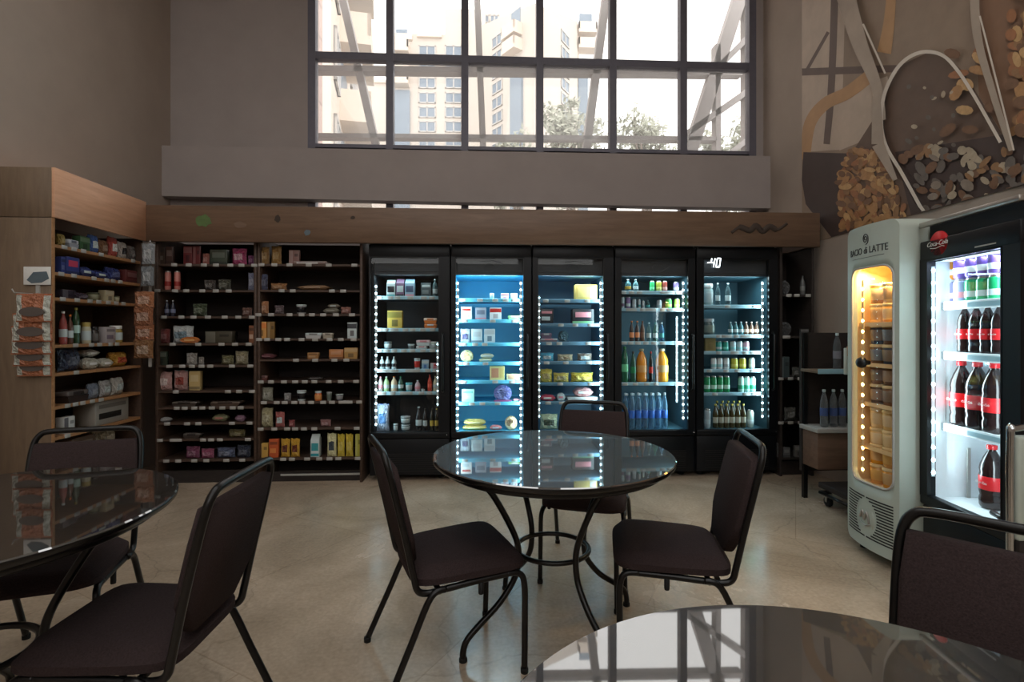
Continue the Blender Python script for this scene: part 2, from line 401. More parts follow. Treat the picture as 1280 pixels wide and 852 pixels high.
def block(root, name, p0, p1, Y0, Y1, mat, z0=0, inset=0):
    """a solid with its front face between two photo points at distance Y0"""
    a, b = atY(*p0, Y0), atY(*p1, Y0)
    mm = MB(); mm.box((a.x, Y0, z0 if z0 is not None else b.z), (b.x, Y1, a.z)); return mm.build(name, mat, root)
def win_part(root, P, ux, nrm, w_, h_):
    """a recessed-frame window on a facade: frame with a glass pane as its own piece"""
    fm = MB(); Z = Vector((0, 0, 1)); e = .09
    def q(a, b, c): return P + ux * a + Z * b + nrm * c
    for a0, a1, b0, b1 in ((-w_ / 2, w_ / 2, h_ / 2 - e, h_ / 2), (-w_ / 2, w_ / 2, -h_ / 2, -h_ / 2 + e), (-w_ / 2, -w_ / 2 + e, -h_ / 2, h_ / 2), (w_ / 2 - e, w_ / 2, -h_ / 2, h_ / 2), (-e / 2, e / 2, -h_ / 2, h_ / 2)):
        vs = [q(a, b, c) for c in (0, .1) for a, b in ((a0, b0), (a1, b0), (a1, b1), (a0, b1))]
        fm.add(vs, [(0, 1, 2, 3), (7, 6, 5, 4), (0, 4, 5, 1), (1, 5, 6, 2), (2, 6, 7, 3), (3, 7, 4, 0)])
    f = fm.build('window', 'tower_frame', root)
    g = MB(); vs = [q(a, b, c) for c in (.0, .04) for a, b in ((-w_ / 2, -h_ / 2), (w_ / 2, -h_ / 2), (w_ / 2, h_ / 2), (-w_ / 2, h_ / 2))]
    g.add(vs, [(0, 1, 2, 3), (7, 6, 5, 4), (0, 4, 5, 1), (1, 5, 6, 2), (2, 6, 7, 3), (3, 7, 4, 0)])
    g.build('pane', 'tower_glass', f)
def balcony(root, P, ux, nrm, w_, dep, hgt=1.0):
    mm = MB(); Z = Vector((0, 0, 1))
    def slab(a0, a1, b0, b1, c0, c1):
        vs = [P + ux * a + Z * b + nrm * c for c in (c0, c1) for a, b in ((a0, b0), (a1, b0), (a1, b1), (a0, b1))]
        mm.add(vs, [(0, 1, 2, 3), (7, 6, 5, 4), (0, 4, 5, 1), (1, 5, 6, 2), (2, 6, 7, 3), (3, 7, 4, 0)])
    slab(-w_ / 2, w_ / 2, -.15, .15, 0, dep); slab(-w_ / 2, w_ / 2, .15, hgt, dep - .12, dep)
    slab(-w_ / 2, -w_ / 2 + .12, .15, hgt, 0, dep); slab(w_ / 2 - .12, w_ / 2, .15, hgt, 0, dep)
    b = mm.build('balcony', 'tower_pale', root)
    d = MB(); vs = [P + ux * a + Z * bb_ + nrm * c for c in (-.02, .03) for a, bb_ in ((-w_ * .35, .15), (w_ * .35, .15), (w_ * .35, 2.2), (-w_ * .35, 2.2))]
    d.add(vs, [(0, 1, 2, 3), (7, 6, 5, 4), (0, 4, 5, 1), (1, 5, 6, 2), (2, 6, 7, 3), (3, 7, 4, 0)])
    d.build('balcony_door', 'tower_glass', b)
EX, MY = Vector((1, 0, 0)), Vector((0, -1, 0))
# middle block with a grid of windows
YA = 46
ta = empty('apartment_block', (0, 0, 0)); tag(ta, 'cream apartment block with a regular grid of square windows and flat stepped roof', 'building')
block(ta, 'wall', (484, 41), (556, 300), YA, YA + 12, 'tower_cream'); block(ta, 'wall', (556, 11), (607, 300), YA, YA + 12, 'tower_cream')
block(ta, 'roof_parapet', (521, 38), (552, 46), YA - .3, YA, 'tower_pale', None)
block(ta, 'roof_parapet', (490, 41), (515, 49), YA - .3, YA, 'tower_pale', None)
block(ta, 'stair_glazing', (492, 112), (512, 300), YA - .25, YA, 'tower_glass')
for y in (64, 84, 104, 122.5, 140.5, 158.5, 176.5, 194, 212, 230, 248):
    for x in (534, 567):
        P = atY(x, y, YA); win_part(ta, P, EX, MY, 21 / F * YA, 13.5 / F * YA)
for y in (68, 88, 108): P = atY(502, y, YA); balcony(ta, P, EX, MY, 20 / F * YA, 1.0, .8)
# tall corner tower on the right of it
def tower(root, cx, lx, rx, ytop_c, ytop_l, ytop_r, Yc, Ys):
    c, l, r = atY(cx, ytop_c, Yc), atY(lx, ytop_l, Ys), atY(rx, ytop_r, Ys)
    back = Vector((0, 14, 0)); mm = MB()
    top = [l, c, r, r + back, l + back]
    vs = [Vector((p.x, p.y, 0)) for p in top] + top
    mm.add(vs, [(0, 1, 6, 5), (1, 2, 7, 6), (2, 3, 8, 7), (3, 4, 9, 8), (4, 0, 5, 9), (5, 6, 7, 8, 9), (4, 3, 2, 1, 0)])
    mm.build('wall', 'tower_cream', root); return c, l, r
tb = empty('apartment_tower', (0, 0, 0)); tag(tb, 'tall pale corner tower with curved roof crown and stacked angular balconies', 'building')
c, l, r = tower(tb, 668, 592, 722, 4, 36, 27, 40, 47)
def face_pt(a, b, x, y):
    """point of the vertical plane through a and b seen at photo point (x, y)"""
    d = ray(x, y); n = (Vector((b.x, b.y, 0)) - Vector((a.x, a.y, 0))).cross(Vector((0, 0, 1)))
    t = Vector((a.x, a.y, H) - Vector((0, 0, H)) if False else (a.x, a.y, 0)).dot(n) / Vector((d.x, d.y, 0)).dot(n)
    return Vector((0, 0, H)) + d * t
ul = (Vector((c.x, c.y, 0)) - Vector((l.x, l.y, 0))).normalized(); nl = Vector((ul.y, -ul.x, 0))
ur = (Vector((r.x, r.y, 0)) - Vector((c.x, c.y, 0))).normalized(); nr = Vector((ur.y, -ur.x, 0))
for y in (51, 71, 90, 109, 128, 147, 166, 185, 204, 223):
    win_part(tb, face_pt(l, c, 622, y), ul, nl, 1.45, .95)
    win_part(tb, face_pt(c, r, 706, y - 2), ur, nr, 1.6, 1.0)
for y in (47, 66): balcony(tb, face_pt(l, c, 645, y), ul, nl, 1.7, .9, .8)
for x0, a, b, u_, n_ in ((647, l, c, ul, nl),):
    P = face_pt(a, b, x0, 86); g = MB(); e = u_ * .7
    vs = [Vector((p.x, p.y, z)) + n_ * k for k in (-.1, .25) for p, z in ((P - e, 0), (P + e, 0), (P + e, P.z), (P - e, P.z))]
    g.add(vs, [(0, 1, 2, 3), (7, 6, 5, 4), (0, 4, 5, 1), (1, 5, 6, 2), (2, 6, 7, 3), (3, 7, 4, 0)]); g.build('stair_glazing', 'tower_glass', tb)
# curved crown and a set-back wing with balconies
P = atY(640, 14, 46); g = MB(); n = 16
poly = [(P.x + 4.2 * math.cos(PI * (1 + k / n)), 46 + 4.5 + 4.2 * math.sin(PI * (1 + k / n))) for k in range(n + 1)]
g.prism(poly, 'z', P.z - 3, P.z + .9); g.build('roof_crown', 'tower_pale', tb)
block(tb, 'wall', (716, 40), (724, 300), 47.5, 54, 'tower_pale'); block(tb, 'stair_glazing', (723, 88), (735, 300), 47.3, 52, 'tower_glass')
for y in (47, 66): balcony(tb, atY(732, y, 48.0), EX, MY, 1.7, 1.2, .8)
for x in (606, 618): P = atY(x, 24, 46.5); win_part(tb, P, EX, MY, .8, .7)
# near building at the window's edge: its side runs away from us
tc_ = empty('balcony_building', (0, 0, 0)); tag(tc_, 'near cream building with projecting balconies behind the brick return outside', 'building')
A0, A1 = atY(414, 60, 15.0), atY(452, 60, 30.0)
mm = MB(); top = 17.0
vs = [(A0.x - 6, A0.y, 0), (A0.x, A0.y, 0), (A1.x, A1.y, 0), (A1.x - 9, A1.y, 0)]
mm.add([Vector(p) for p in vs] + [Vector((p[0], p[1], top)) for p in vs], [(0, 1, 5, 4), (1, 2, 6, 5), (2, 3, 7, 6), (3, 0, 4, 7), (4, 5, 6, 7), (3, 2, 1, 0)])
mm.build('wall', 'tower_pale', tc_)
uc = (Vector((A1.x, A1.y, 0)) - Vector((A0.x, A0.y, 0))).normalized(); nc = Vector((uc.y, -uc.x, 0))
for z in (3.2, 5.8, 8.4, 11.0, 13.6):
    balcony(tc_, Vector((A0.x, A0.y, z)) + uc * 4.0, uc, nc, 3.0, 1.0, .9)
    for t in (7.5, 10.0, 12.6): win_part(tc_, Vector((A0.x, A0.y, z + 1.1)) + uc * t, uc, nc, 1.3, 1.5)
    win_part(tc_, Vector((A0.x, A0.y, z + 1.1)) + uc * 1.2, uc, nc, 1.2, 1.6)
td = empty('low_block', (0, 0, 0)); tag(td, 'plain low cream block between the balcony building and the window-grid block', 'building')
block(td, 'wall', (452, 101), (484, 300), 60, 68, 'tower_cream'); block(td, 'roof_parapet', (452, 99), (485, 103), 59.7, 60, 'tower_pale', None)
# trees
def tree(px, py_top, px_w, Y, label, seed, n=900, leaf=.16):
    rnd = random.Random(seed); P = atY(px, py_top, Y); base = Vector((P.x, Y, -.05)); w_ = px_w / F * Y
    t = empty('street_tree', base); tag(t, label, 'tree', 'trees outside the tall window')
    hgt = P.z; crown = MB()
    blobs = [(Vector((rnd.uniform(-.32, .32) * w_, rnd.uniform(-.3, .3) * w_, hgt - abs(rnd.gauss(0, .35)) * hgt * .45 - .3)), rnd.uniform(.14, .26) * w_) for _ in range(16)]
    for _ in range(n):
        cb, rb = rnd.choice(blobs); d = Vector((rnd.gauss(0, 1), rnd.gauss(0, 1), rnd.gauss(0, 1))).normalized()
        p = cb + d * rb * rnd.uniform(.3, 1.05); s_ = leaf * rnd.uniform(.6, 1.3)
        a = Vector((rnd.gauss(0, 1), rnd.gauss(0, 1), rnd.gauss(0, 1))).normalized(); b = a.orthogonal().normalized()
        crown.add([p - a * s_, p + b * s_ * .5, p + a * s_, p - b * s_ * .5], [(0, 1, 2, 3)])
    me = bpy.data.meshes.new('crown'); me.from_pydata(crown.v, [], crown.f); me.materials.append(MATS['leaf']); link('crown', me, t)
    tr = MB(); tr.tube(spline([(0, 0, 0), (.05 * w_, 0, hgt * .3), (0, .02, hgt * .6), (-.04 * w_, 0, hgt * .9)], 4), [.18, .17, .16, .15, .14, .13, .12, .11, .1, .09, .08, .06, .05][:13], 8)
    for k in range(4):
        cb, rb = blobs[k]; tr.tube([(0, 0, hgt * (.35 + .08 * k)), tuple(cb * .6 + Vector((0, 0, hgt * .2))), tuple(cb)], [.09, .06, .03], 6)
    tr.build('trunk', 'bark', t)
tree(716, 116, 85, 22, 'bushy tree in front of the corner tower, tallest of the trees outside', 3, 1500)
tree(808, 132, 80, 20, 'loose tree with bare upper sprays against the white sky', 4, 1200, .13)
tree(905, 152, 70, 19, 'small tree behind the steel bracing at the window edge', 5, 1000, .13)
tree(645, 158, 60, 26, 'low tree at the foot of the stair glazing of the tower', 6, 700)
tree(765, 150, 40, 24, 'thin tree between the two larger trees outside the window', 8, 500)

# ------------------------------------------------------------------ wall picture: nuts and glass scoops (printed sheet on the right wall)
for nm, c_ in dict(mu_base=(146, 126, 108), mu_light=(188, 170, 152), mu_bar=(102, 84, 76), mu_tan=(182, 142, 100), mu_dark=(74, 60, 56), mu_brown=(104, 84, 72), mu_rust=(136, 104, 82),
                   mu_glass=(172, 156, 140), mu_line=(216, 204, 190)).items():
    plain(nm, c_, .6, noise=.1, scale=5)
BEAN = [(150, 112, 74), (128, 96, 66), (168, 134, 92), (104, 76, 56), (136, 92, 62), (120, 108, 96), (92, 84, 78), (150, 136, 116)]
for i, c_ in enumerate(BEAN): plain('mu_bean%d' % i, tuple(min(255, v * 1.15) for v in c_), .55, noise=.15, scale=25)
MUM = ['mu_base', 'mu_light', 'mu_bar', 'mu_tan', 'mu_dark', 'mu_brown', 'mu_rust', 'mu_glass', 'mu_line'] + ['mu_bean%d' % i for i in range(8)]
mural = empty('wall_mural', (XR, 3.2, 2.0)); tag(mural, 'large wall picture of brown nuts and curved glass scoops on the side wall', 'wall picture')
MF = []; lay = [0]; y0m, y1m = atX(1003, 100, XR).y, 1.2
def mu(px, m):
    lay[0] += 1; d = .004 + .00003 * lay[0]; pts = []
    for x, y in px:
        p = atX(x, y, XR); pts.append((p.x - d - XR, min(max(p.y, y1m), y0m) - 3.2, min(max(p.z, 2.06), 5.1) - 2.0))
    # keep the normal towards the room (-x)
    a = sum((pts[i][1] * pts[(i + 1) % len(pts)][2] - pts[(i + 1) % len(pts)][1] * pts[i][2]) for i in range(len(pts)))
    if a > 0: pts.reverse()
    MF.append((pts, m))
def clipx(x): return max(1003, x)
def mu_line(px, w, m):
    P = [Vector((x, y, 0)) for x, y in px]; P = spline(P, 6) if len(P) > 2 else P
    L, R = [], []
    for i, p in enumerate(P):
        t = (P[min(i + 1, len(P) - 1)] - P[max(i - 1, 0)]).normalized(); n_ = Vector((-t.y, t.x, 0))
        ww = (w[0] + (w[1] - w[0]) * i / (len(P) - 1)) / 2 if isinstance(w, tuple) else w / 2
        L.append(p + n_ * ww); R.append(p - n_ * ww)
    for i in range(len(P) - 1): mu([(clipx(q.x), q.y) for q in (L[i], L[i + 1], R[i + 1], R[i])], m)
sheet = MB()
sheet.box((-.004, y1m - 3.2, .06), (0, y0m - 3.2, 3.1)); sheet.build('backing_sheet', 'mu_base', mural)
mu([(1003, -400), (1062, -400), (1052, 187), (1003, 190)], 1)
mu([(1062, -400), (1215, -400), (1205, 80), (1055, 88)], 0)
mu([(1040, 120), (1110, 95), (1120, 160), (1050, 188)], 1)
mu_line([(1003, 90), (1060, 88), (1130, 86), (1205, 92)], 9, 2); mu_line([(1052, -330), (1042, 60), (1034, 180)], (10, 8), 2); mu_line([(1036, 40), (1010, 86)], 4, 2)
mu_line([(1006, 200), (1013, 155), (1032, 130), (1060, 116), (1088, 95)], (14, 16), 3); mu_line([(1117, -30), (1112, 30), (1106, 66)], (10, 18), 3)
mu([(1200, -400), (1700, -1600), (1900, -1600), (1900, 60), (1262, 178), (1225, 120)], 6)
mu([(1005, 190), (1003, 225), (1008, 255), (1018, 268), (1040, 300), (1090, 300), (1085, 230), (1072, 192)], 4)
mu([(1092, 150), (1110, 108), (1130, 80), (1158, 67), (1182, 69), (1204, 88), (1228, 126), (1262, 180), (1900, 130), (1900, 420), (1060, 300), (1060, 200)], 5)
mu([(1120, 190), (1900, 110), (1900, 420), (1140, 300)], 4)
rm = random.Random(12)
def bean(x, y, a, b, ang, m):
    mu([(clipx(x + a * math.cos(t) * math.cos(ang) - b * math.sin(t) * math.sin(ang)), y + a * math.cos(t) * math.sin(ang) + b * math.sin(t) * math.cos(ang)) for t in [2 * PI * k / 10 for k in range(10)]], 9 + m)
for _ in range(330):
    y = rm.uniform(188, 300); x = rm.uniform(1052 + max(0, 215 - y) * .5, 1100 + (y - 188) * .45)
    bean(x, y, rm.uniform(4, 9), rm.uniform(2.5, 4.6), rm.uniform(-1, 2), rm.choice([0, 1, 2, 3, 4, 3, 0]))
for _ in range(170):
    y = rm.uniform(185, 300); x = rm.uniform(1125 + (y - 185) * .4, 1320)
    bean(x, y, rm.uniform(4, 11), rm.uniform(3, 7), rm.uniform(0, 3), rm.choice([5, 6, 6, 7, 3, 1, 6, 3]))
for _ in range(130):
    x = rm.uniform(1268, 1330); y = rm.uniform(-40, 170); bean(x, y, rm.uniform(7, 12), rm.uniform(5, 8), rm.uniform(0, 3), rm.choice([0, 1, 2, 4, 3]))
for _ in range(230): bean(rm.uniform(1330, 1800), rm.uniform(-500, 420), rm.uniform(10, 20), rm.uniform(8, 14), rm.uniform(0, 3), rm.choice([0, 1, 2, 4, 3, 5, 6]))
for _ in range(14): bean(rm.uniform(1190, 1262), rm.uniform(40, 165), rm.uniform(6, 14), rm.uniform(4, 9), rm.uniform(0, 3), rm.choice([4, 0, 2, 3]))
for _ in range(16): bean(rm.uniform(1138, 1200), rm.uniform(100, 190), rm.uniform(2, 5), rm.uniform(1.5, 3), rm.uniform(0, 3), rm.choice([7, 7, 6]))
mu_line([(1058, -20), (1078, 50), (1100, 105), (1109, 150)], (26, 8), 7); mu_line([(1084, 30), (1112, 92)], 2.5, 8)
mu_line([(1164, 272), (1134, 218), (1113, 182), (1107, 150), (1112, 115), (1130, 82), (1155, 66), (1182, 68), (1202, 86), (1226, 122), (1258, 178)], 4.5, 8)
mu_line([(1101, 120), (1103, 180)], (10, 16), 7); mu_line([(1103, 180), (1125, 225)], (16, 6), 7)
mu_line([(1225, -40), (1228, 40), (1248, 115), (1272, 188)], (13, 7), 7); mu_line([(1232, 20), (1254, 105), (1275, 188)], 2.5, 8)
flat('printed_picture', MF, MUM, mural)
# ------------------------------------------------------------------ lights / world
wd = bpy.data.worlds.new('World'); SC.world = wd; wd.use_nodes = True
bg = wd.node_tree.nodes['Background']; bg.inputs['Color'].default_value = (1, .985, .96, 1); bg.inputs['Strength'].default_value = 2.5
# ------------------------------------------------------------------ camera and view
cam = bpy.data.cameras.new('camera'); co = bpy.data.objects.new('camera', cam); COL.objects.link(co)
co.location = (0, 0, H); co.rotation_euler = (PI / 2, 0, -TH)
cam.sensor_width = 36; cam.lens = F / 1280 * 36; cam.shift_y = -(426 - HY) / 1280; cam.clip_start = .02; cam.clip_end = 300
SC.camera = co
SC.view_settings.view_transform = 'Standard'; SC.view_settings.look = 'None'; SC.view_settings.gamma = 1; SC.view_settings.use_curve_mapping = False
SC.view_settings.exposure = 0.0
# ------------------------------------------------------------------ chairs
def make_chair():
    t = empty('banquet_chair', (0, 0, 0))
    # seat cushion: rounded slab, a little narrower at the back, tilted
    bm = bmesh.new(); bmesh.ops.create_grid(bm, x_segments=14, y_segments=14, size=.5)
    top = [(v.co.x, v.co.y) for v in bm.verts]; faces = [[v.index for v in f.verts] for f in bm.faces]; bm.free()
    def rr(x, y, ex=6):
        m = max(abs(x), abs(y)) * 2
        if m < 1e-6: return 0, 0, 0
        k = (abs(2 * x) ** ex + abs(2 * y) ** ex) ** (1 / ex); return x * m / k, y * m / k, m
    seat = MB(); vs = []; n = len(top)
    for sgn in (1, -1):
        for x, y in top:
            a, b, m = rr(x, y); wv = .43 - .045 * (.5 - b); e = 1 - max(0, m - .82) / .18
            h = .028 * math.sqrt(max(0, 1 - (1 - e) ** 2)) if sgn > 0 else -.036 * min(1, .62 + e)
            crown = .010 * (1 - (2 * a) ** 2) * (1 - (2 * b) ** 2) if sgn > 0 else 0
            z = .398 + .012 * (b + .5) + h + crown - (.012 * max(0, (b - .36) / .14) ** 2 if sgn > 0 else 0)
            vs.append((a * wv, .005 + b * .43, z))
    seat.add(vs, faces + [[i + n for i in reversed(f)] for f in faces], 0, True)
    bnd = [i for i, (x, y) in enumerate(top) if abs(abs(x) - .5) < 1e-4 or abs(abs(y) - .5) < 1e-4]
    bnd.sort(key=lambda i: math.atan2(top[i][1], top[i][0]))
    seat.add(vs, [(bnd[k], bnd[(k + 1) % len(bnd)], bnd[(k + 1) % len(bnd)] + n, bnd[k] + n) for k in range(len(bnd))], 0, True)
    seat.build('seat', 'fabric', t)
    # backrest pad: trapezoid foot, leaning with the tubes
    def lean(z): return -.205 - (z - .42) * .235
    out = [(-.176, .80), (.176, .80), (.186, .70), (.186, .56), (.178, .53), (.105, .435), (-.105, .435), (-.178, .53), (-.186, .56), (-.186, .70)]
    back = MB(); loops = []
    def loop(k, dy):
        cx, cz = 0, .63
        return [(cx + (x - cx) * k, lean(cz + (z - cz) * k) + dy, cz + (z - cz) * k) for x, z in out]
    L = [loop(.96, .028), loop(.995, .020), loop(1, .008), loop(1, -.006), loop(.98, -.014)]
    vs = [p for l in L for p in l]; m = len(out)
    back.add(vs, [tuple(range(m)), tuple(reversed(range(4 * m, 5 * m)))] + [(i * m + k, (i + 1) * m + k, (i + 1) * m + (k + 1) % m, i * m + (k + 1) % m) for i in range(4) for k in range(m)], 0, True)
    me = back.build('backrest', 'fabric', t)
    # continuous tube: side rail, J-bend, back upright, rounded top, and down the other side
    half = [(.196, .165, .372), (.194, .02, .366), (.192, -.10, .358), (.191, -.165, .355), (.190, -.198, .370), (.190, -.212, .42), (.192, lean(.56) - .004, .56), (.192, lean(.70) - .004, .70),
            (.186, lean(.79) - .004, .79), (.168, lean(.832) - .004, .832), (.13, lean(.845) - .004, .845)]
    pts = half + [(0, lean(.846) - .004, .846)] + [(-x, y, z) for x, y, z in reversed(half)]
    fr = MB(); fr.tube(spline(pts, 5), .0118, 10); fr.build('frame', 'tube_black', t)
    for s in (-1, 1):
        l = MB(); l.tube(spline([(s * .196, .13, .372), (s * .199, .178, .366), (s * .204, .198, .325), (s * .206, .199, .2), (s * .209, .196, .012)], 5), .0118, 10)
        lo = l.build('leg', 'tube_black', t); g = MB(); g.lathe([(.014, 0), (.0145, .014), (.0135, .02)], 12, (s * .209, .196, 0)); g.build('foot_cap', 'rubber', lo)
        l = MB(); l.tube(spline([(s * .200, -.10, .362), (s * .204, -.155, .345), (s * .209, -.225, .2), (s * .216, -.312, .012)], 5), .0118, 10)
        lo = l.build('leg', 'tube_black', t); g = MB(); g.lathe([(.014, 0), (.0145, .014), (.0135, .02)], 12, (s * .216, -.312, 0)); g.build('foot_cap', 'rubber', lo)
        b = MB(); b.lathe([(.009, .318), (.010, .325), (.010, .362)], 10, (s * .197, .03, 0)); b.build('bumper', 'rubber', t)
    c = MB(); c.tube([(-.195, .11, .366), (.195, .11, .366)], .010, 8); c.tube([(-.192, -.12, .352), (.192, -.12, .352)], .010, 8)
    c.build('crossbar', 'tube_black', t)
    return t
CH = make_chair(); used = [False]
def chair(x, z, fx, fz, label, group):
    o = copy_tree(CH) if used[0] else CH
    used[0] = True
    wx, wy = c2w(x, z); dx, dy = dirw(fx, fz)
    o.location = (wx, wy, 0); o.rotation_euler.z = math.atan2(dy, dx) - PI / 2
    return tag(o, label, 'chair', group)
G1, G2, G3 = 'chairs around the round table by the fridges', 'chairs around the table by the corner cabinet', 'chairs at the table under the camera'
chair(-.216, 2.038, .92, .392, 'dark padded chair seen from its side, facing the colder fridges across the middle table', G1)
chair(.628, 2.087, -.986, .169, 'dark padded chair between middle table and ice-cream freezer, backrest towards the freezer', G1)
chair(.395, 2.74, -.27, -.96, 'dark padded chair behind the middle table, back to the fridges', G1)
chair(-1.688, 1.91, .326, -.945, 'dark padded chair behind the corner table, in front of the wooden cabinet', G2)
chair(-1.095, 1.53, -1, -.02, 'dark padded chair with its back to the middle table, pulled up to the corner table', G2)
chair(.835, .88, -.71, -.70, 'dark padded chair seen from behind, in front of the cola fridge', G3)
# ------------------------------------------------------------------ round tables
def make_table():
    t = empty('round_table', (0, 0, 0))
    p = MB(); p.lathe([(.478, .722), (.492, .726), (.4985, .733), (.5, .742), (.4995, .7465), (.4955, .75)], 128, (0, 0, 0), 1); p.m[-1] = 0
    for k in range(128): p.m[-3 - k] = 0; p.s[-3 - k] = False
    p.build('table_top', ['polished_granite', 'edge_black'], t)
    e = MB(); e.lathe([(.40, .700), (.455, .700), (.462, .706), (.462, .7225), (.40, .7225), (.40, .700)], 72); e.build('rim_frame', 'tube_black', t)
    r = MB(); r.tube([(.152 * math.cos(2 * PI * k / 40), .152 * math.sin(2 * PI * k / 40), .35) for k in range(40)], .0105, 8, True); r.build('brace_ring', 'tube_black', t)
    c = MB(); c.tube([(-.42, 0, .708), (.42, 0, .708)], .012, 6); c.tube([(0, -.42, .708), (0, .42, .708)], .012, 6); c.build('cross_frame', 'tube_black', t)
    for k in range(4):
        a = k * PI / 2; ca, sa = math.cos(a), math.sin(a)
        prof = [(.40, .712), (.355, .69), (.29, .625), (.225, .52), (.176, .42), (.164, .35), (.18, .27), (.25, .185), (.34, .12), (.395, .075), (.41, .035), (.41, .008)]
        l = MB(); l.tube(spline([(r_ * ca, r_ * sa, z) for r_, z in prof], 4), .0125, 10); lo = l.build('leg', 'tube_black', t)
        g = MB(); g.lathe([(.016, 0), (.016, .010), (.0135, .016)], 12, (.41 * ca, .41 * sa, 0)); g.build('foot_cap', 'rubber', lo)
    return t
TB = make_table()
for i, (x, z, rot, label) in enumerate((
        (.17, 2.19, math.atan2(-.21, -.37), 'round dark stone table in the middle, mirroring the lit fridges'),
        (-1.53, 1.46, .55, 'round dark stone table next to the wooden corner cabinet'),
        (.42, .475, .9, 'round dark stone table nearest the viewer, mirroring the bright window'))):
    o = TB if i == 0 else copy_tree(TB)
    wx, wy = c2w(x, z); o.location = (wx, wy, 0); o.rotation_euler.z = rot - TH
    tag(o, label.replace('nearest the viewer', 'cut off by the lower edge'), 'table', 'round stone tables')
# ------------------------------------------------------------------ goods: one builder per kind (unit size: x -.5..+.5, y -.5..+.5 with the front at -.5, z 0..1)
MESH = {}
def cached(key, fn):
    if key not in MESH: MESH[key] = fn()
    return MESH[key]
def m_box(mat, bev=.03):
    return cached(('box', mat, bev), lambda: MB().box((-.5, -.5, 0), (.5, .5, 1), 0, bev).mesh('box', mat))
def m_plate(x0, x1, z0, z1, y=-.515, mat='p_gloss'):
    return cached(('plate', x0, x1, z0, z1, y, mat), lambda: MB().box((x0, y, z0), (x1, y + .03, z1), 0, .004).mesh('label', mat))
def m_disc(cx, cz, r, y=-.52, mat='p_gloss', n=20):
    return cached(('disc', cx, cz, r, y, mat), lambda: MB().lathe([(0, 0), (r, 0), (r, .03), (0, .03)], n, (cx, y + .03, cz), 0, 'y', False).mesh('label', mat))
def m_lathe(key, prof, mat, n=18):
    return cached((key, mat), lambda: MB().lathe(prof, n).mesh(key, mat))
def pil(seed, mat, patch=None, flatn=1.0):
    def fn():
        rnd = random.Random(seed); nx, nz = 12, 12; vs = []; mm = MB()
        x0, x1, z0, z1 = patch or (-.5, .5, 0, 1)
        ph = [rnd.uniform(0, 6) for _ in range(6)]
        def thick(x, z):
            a = max(0, 1 - abs(2 * x) ** 3); b = max(0, 1 - abs(2 * z - 1) ** 3)
            t = (a * b) ** .55
            return .5 * t * (1 + .10 * math.sin(7 * x + ph[0]) * math.sin(9 * z + ph[1]) + .06 * math.sin(19 * x + ph[2] + 5 * z))
        def outline(x, z):
            return x * (1 - .05 * math.sin(PI * z) + .015 * math.sin(14 * z + ph[3])), z - .02 * math.sin(11 * x + ph[4]) * (1 if z > .5 else 0)
        for sgn in ((-1,) if patch else (-1, 1)):
            for j in range(nz + 1):
                for i in range(nx + 1):
                    x = x0 + (x1 - x0) * i / nx; z = z0 + (z1 - z0) * j / nz
                    ox, oz = outline(x, z); vs.append((ox, sgn * (thick(x, z) + (.012 if patch else 0)), oz))
        q = (nx + 1) * (nz + 1)
        f = [(j * (nx + 1) + i, j * (nx + 1) + i + 1, (j + 1) * (nx + 1) + i + 1, (j + 1) * (nx + 1) + i) for j in range(nz) for i in range(nx)]
        mm.add(vs, f + ([] if patch else [tuple(q + k for k in reversed(g)) for g in f]), 0, True)
        return mm.mesh('bag', mat)
    return cached(('pil', seed, mat, patch), fn)
def part(name, me, parent, col):
    o = link(name, me, parent); o.color = (*lin(col), 1); return o
WHITE, DARK, GREY = (232, 234, 232), (30, 30, 34), (150, 152, 154)
def mix(a, b, t): return tuple(x + (y - x) * t for x, y in zip(a, b))
CAN = [(0, 0), (.38, 0), (.42, .02), (.5, .10), (.5, .86), (.40, .96), (.40, 1), (.36, 1), (.34, .975), (0, .975)]
BOT = [(0, 0), (.40, 0), (.47, .02), (.5, .06), (.5, .52), (.48, .60), (.38, .72), (.22, .82), (.16, .88), (.16, .93), (.19, .935), (.19, .945), (.15, .95), (.15, .955), (0, .955)]
BOT2 = [(0, 0), (.36, 0), (.46, .02), (.5, .05), (.5, .16), (.46, .20), (.5, .26), (.5, .50), (.47, .56), (.49, .62), (.45, .70), (.34, .80), (.20, .89), (.16, .91), (.16, .94), (.2, .945), (.2, .955), (0, .955)]
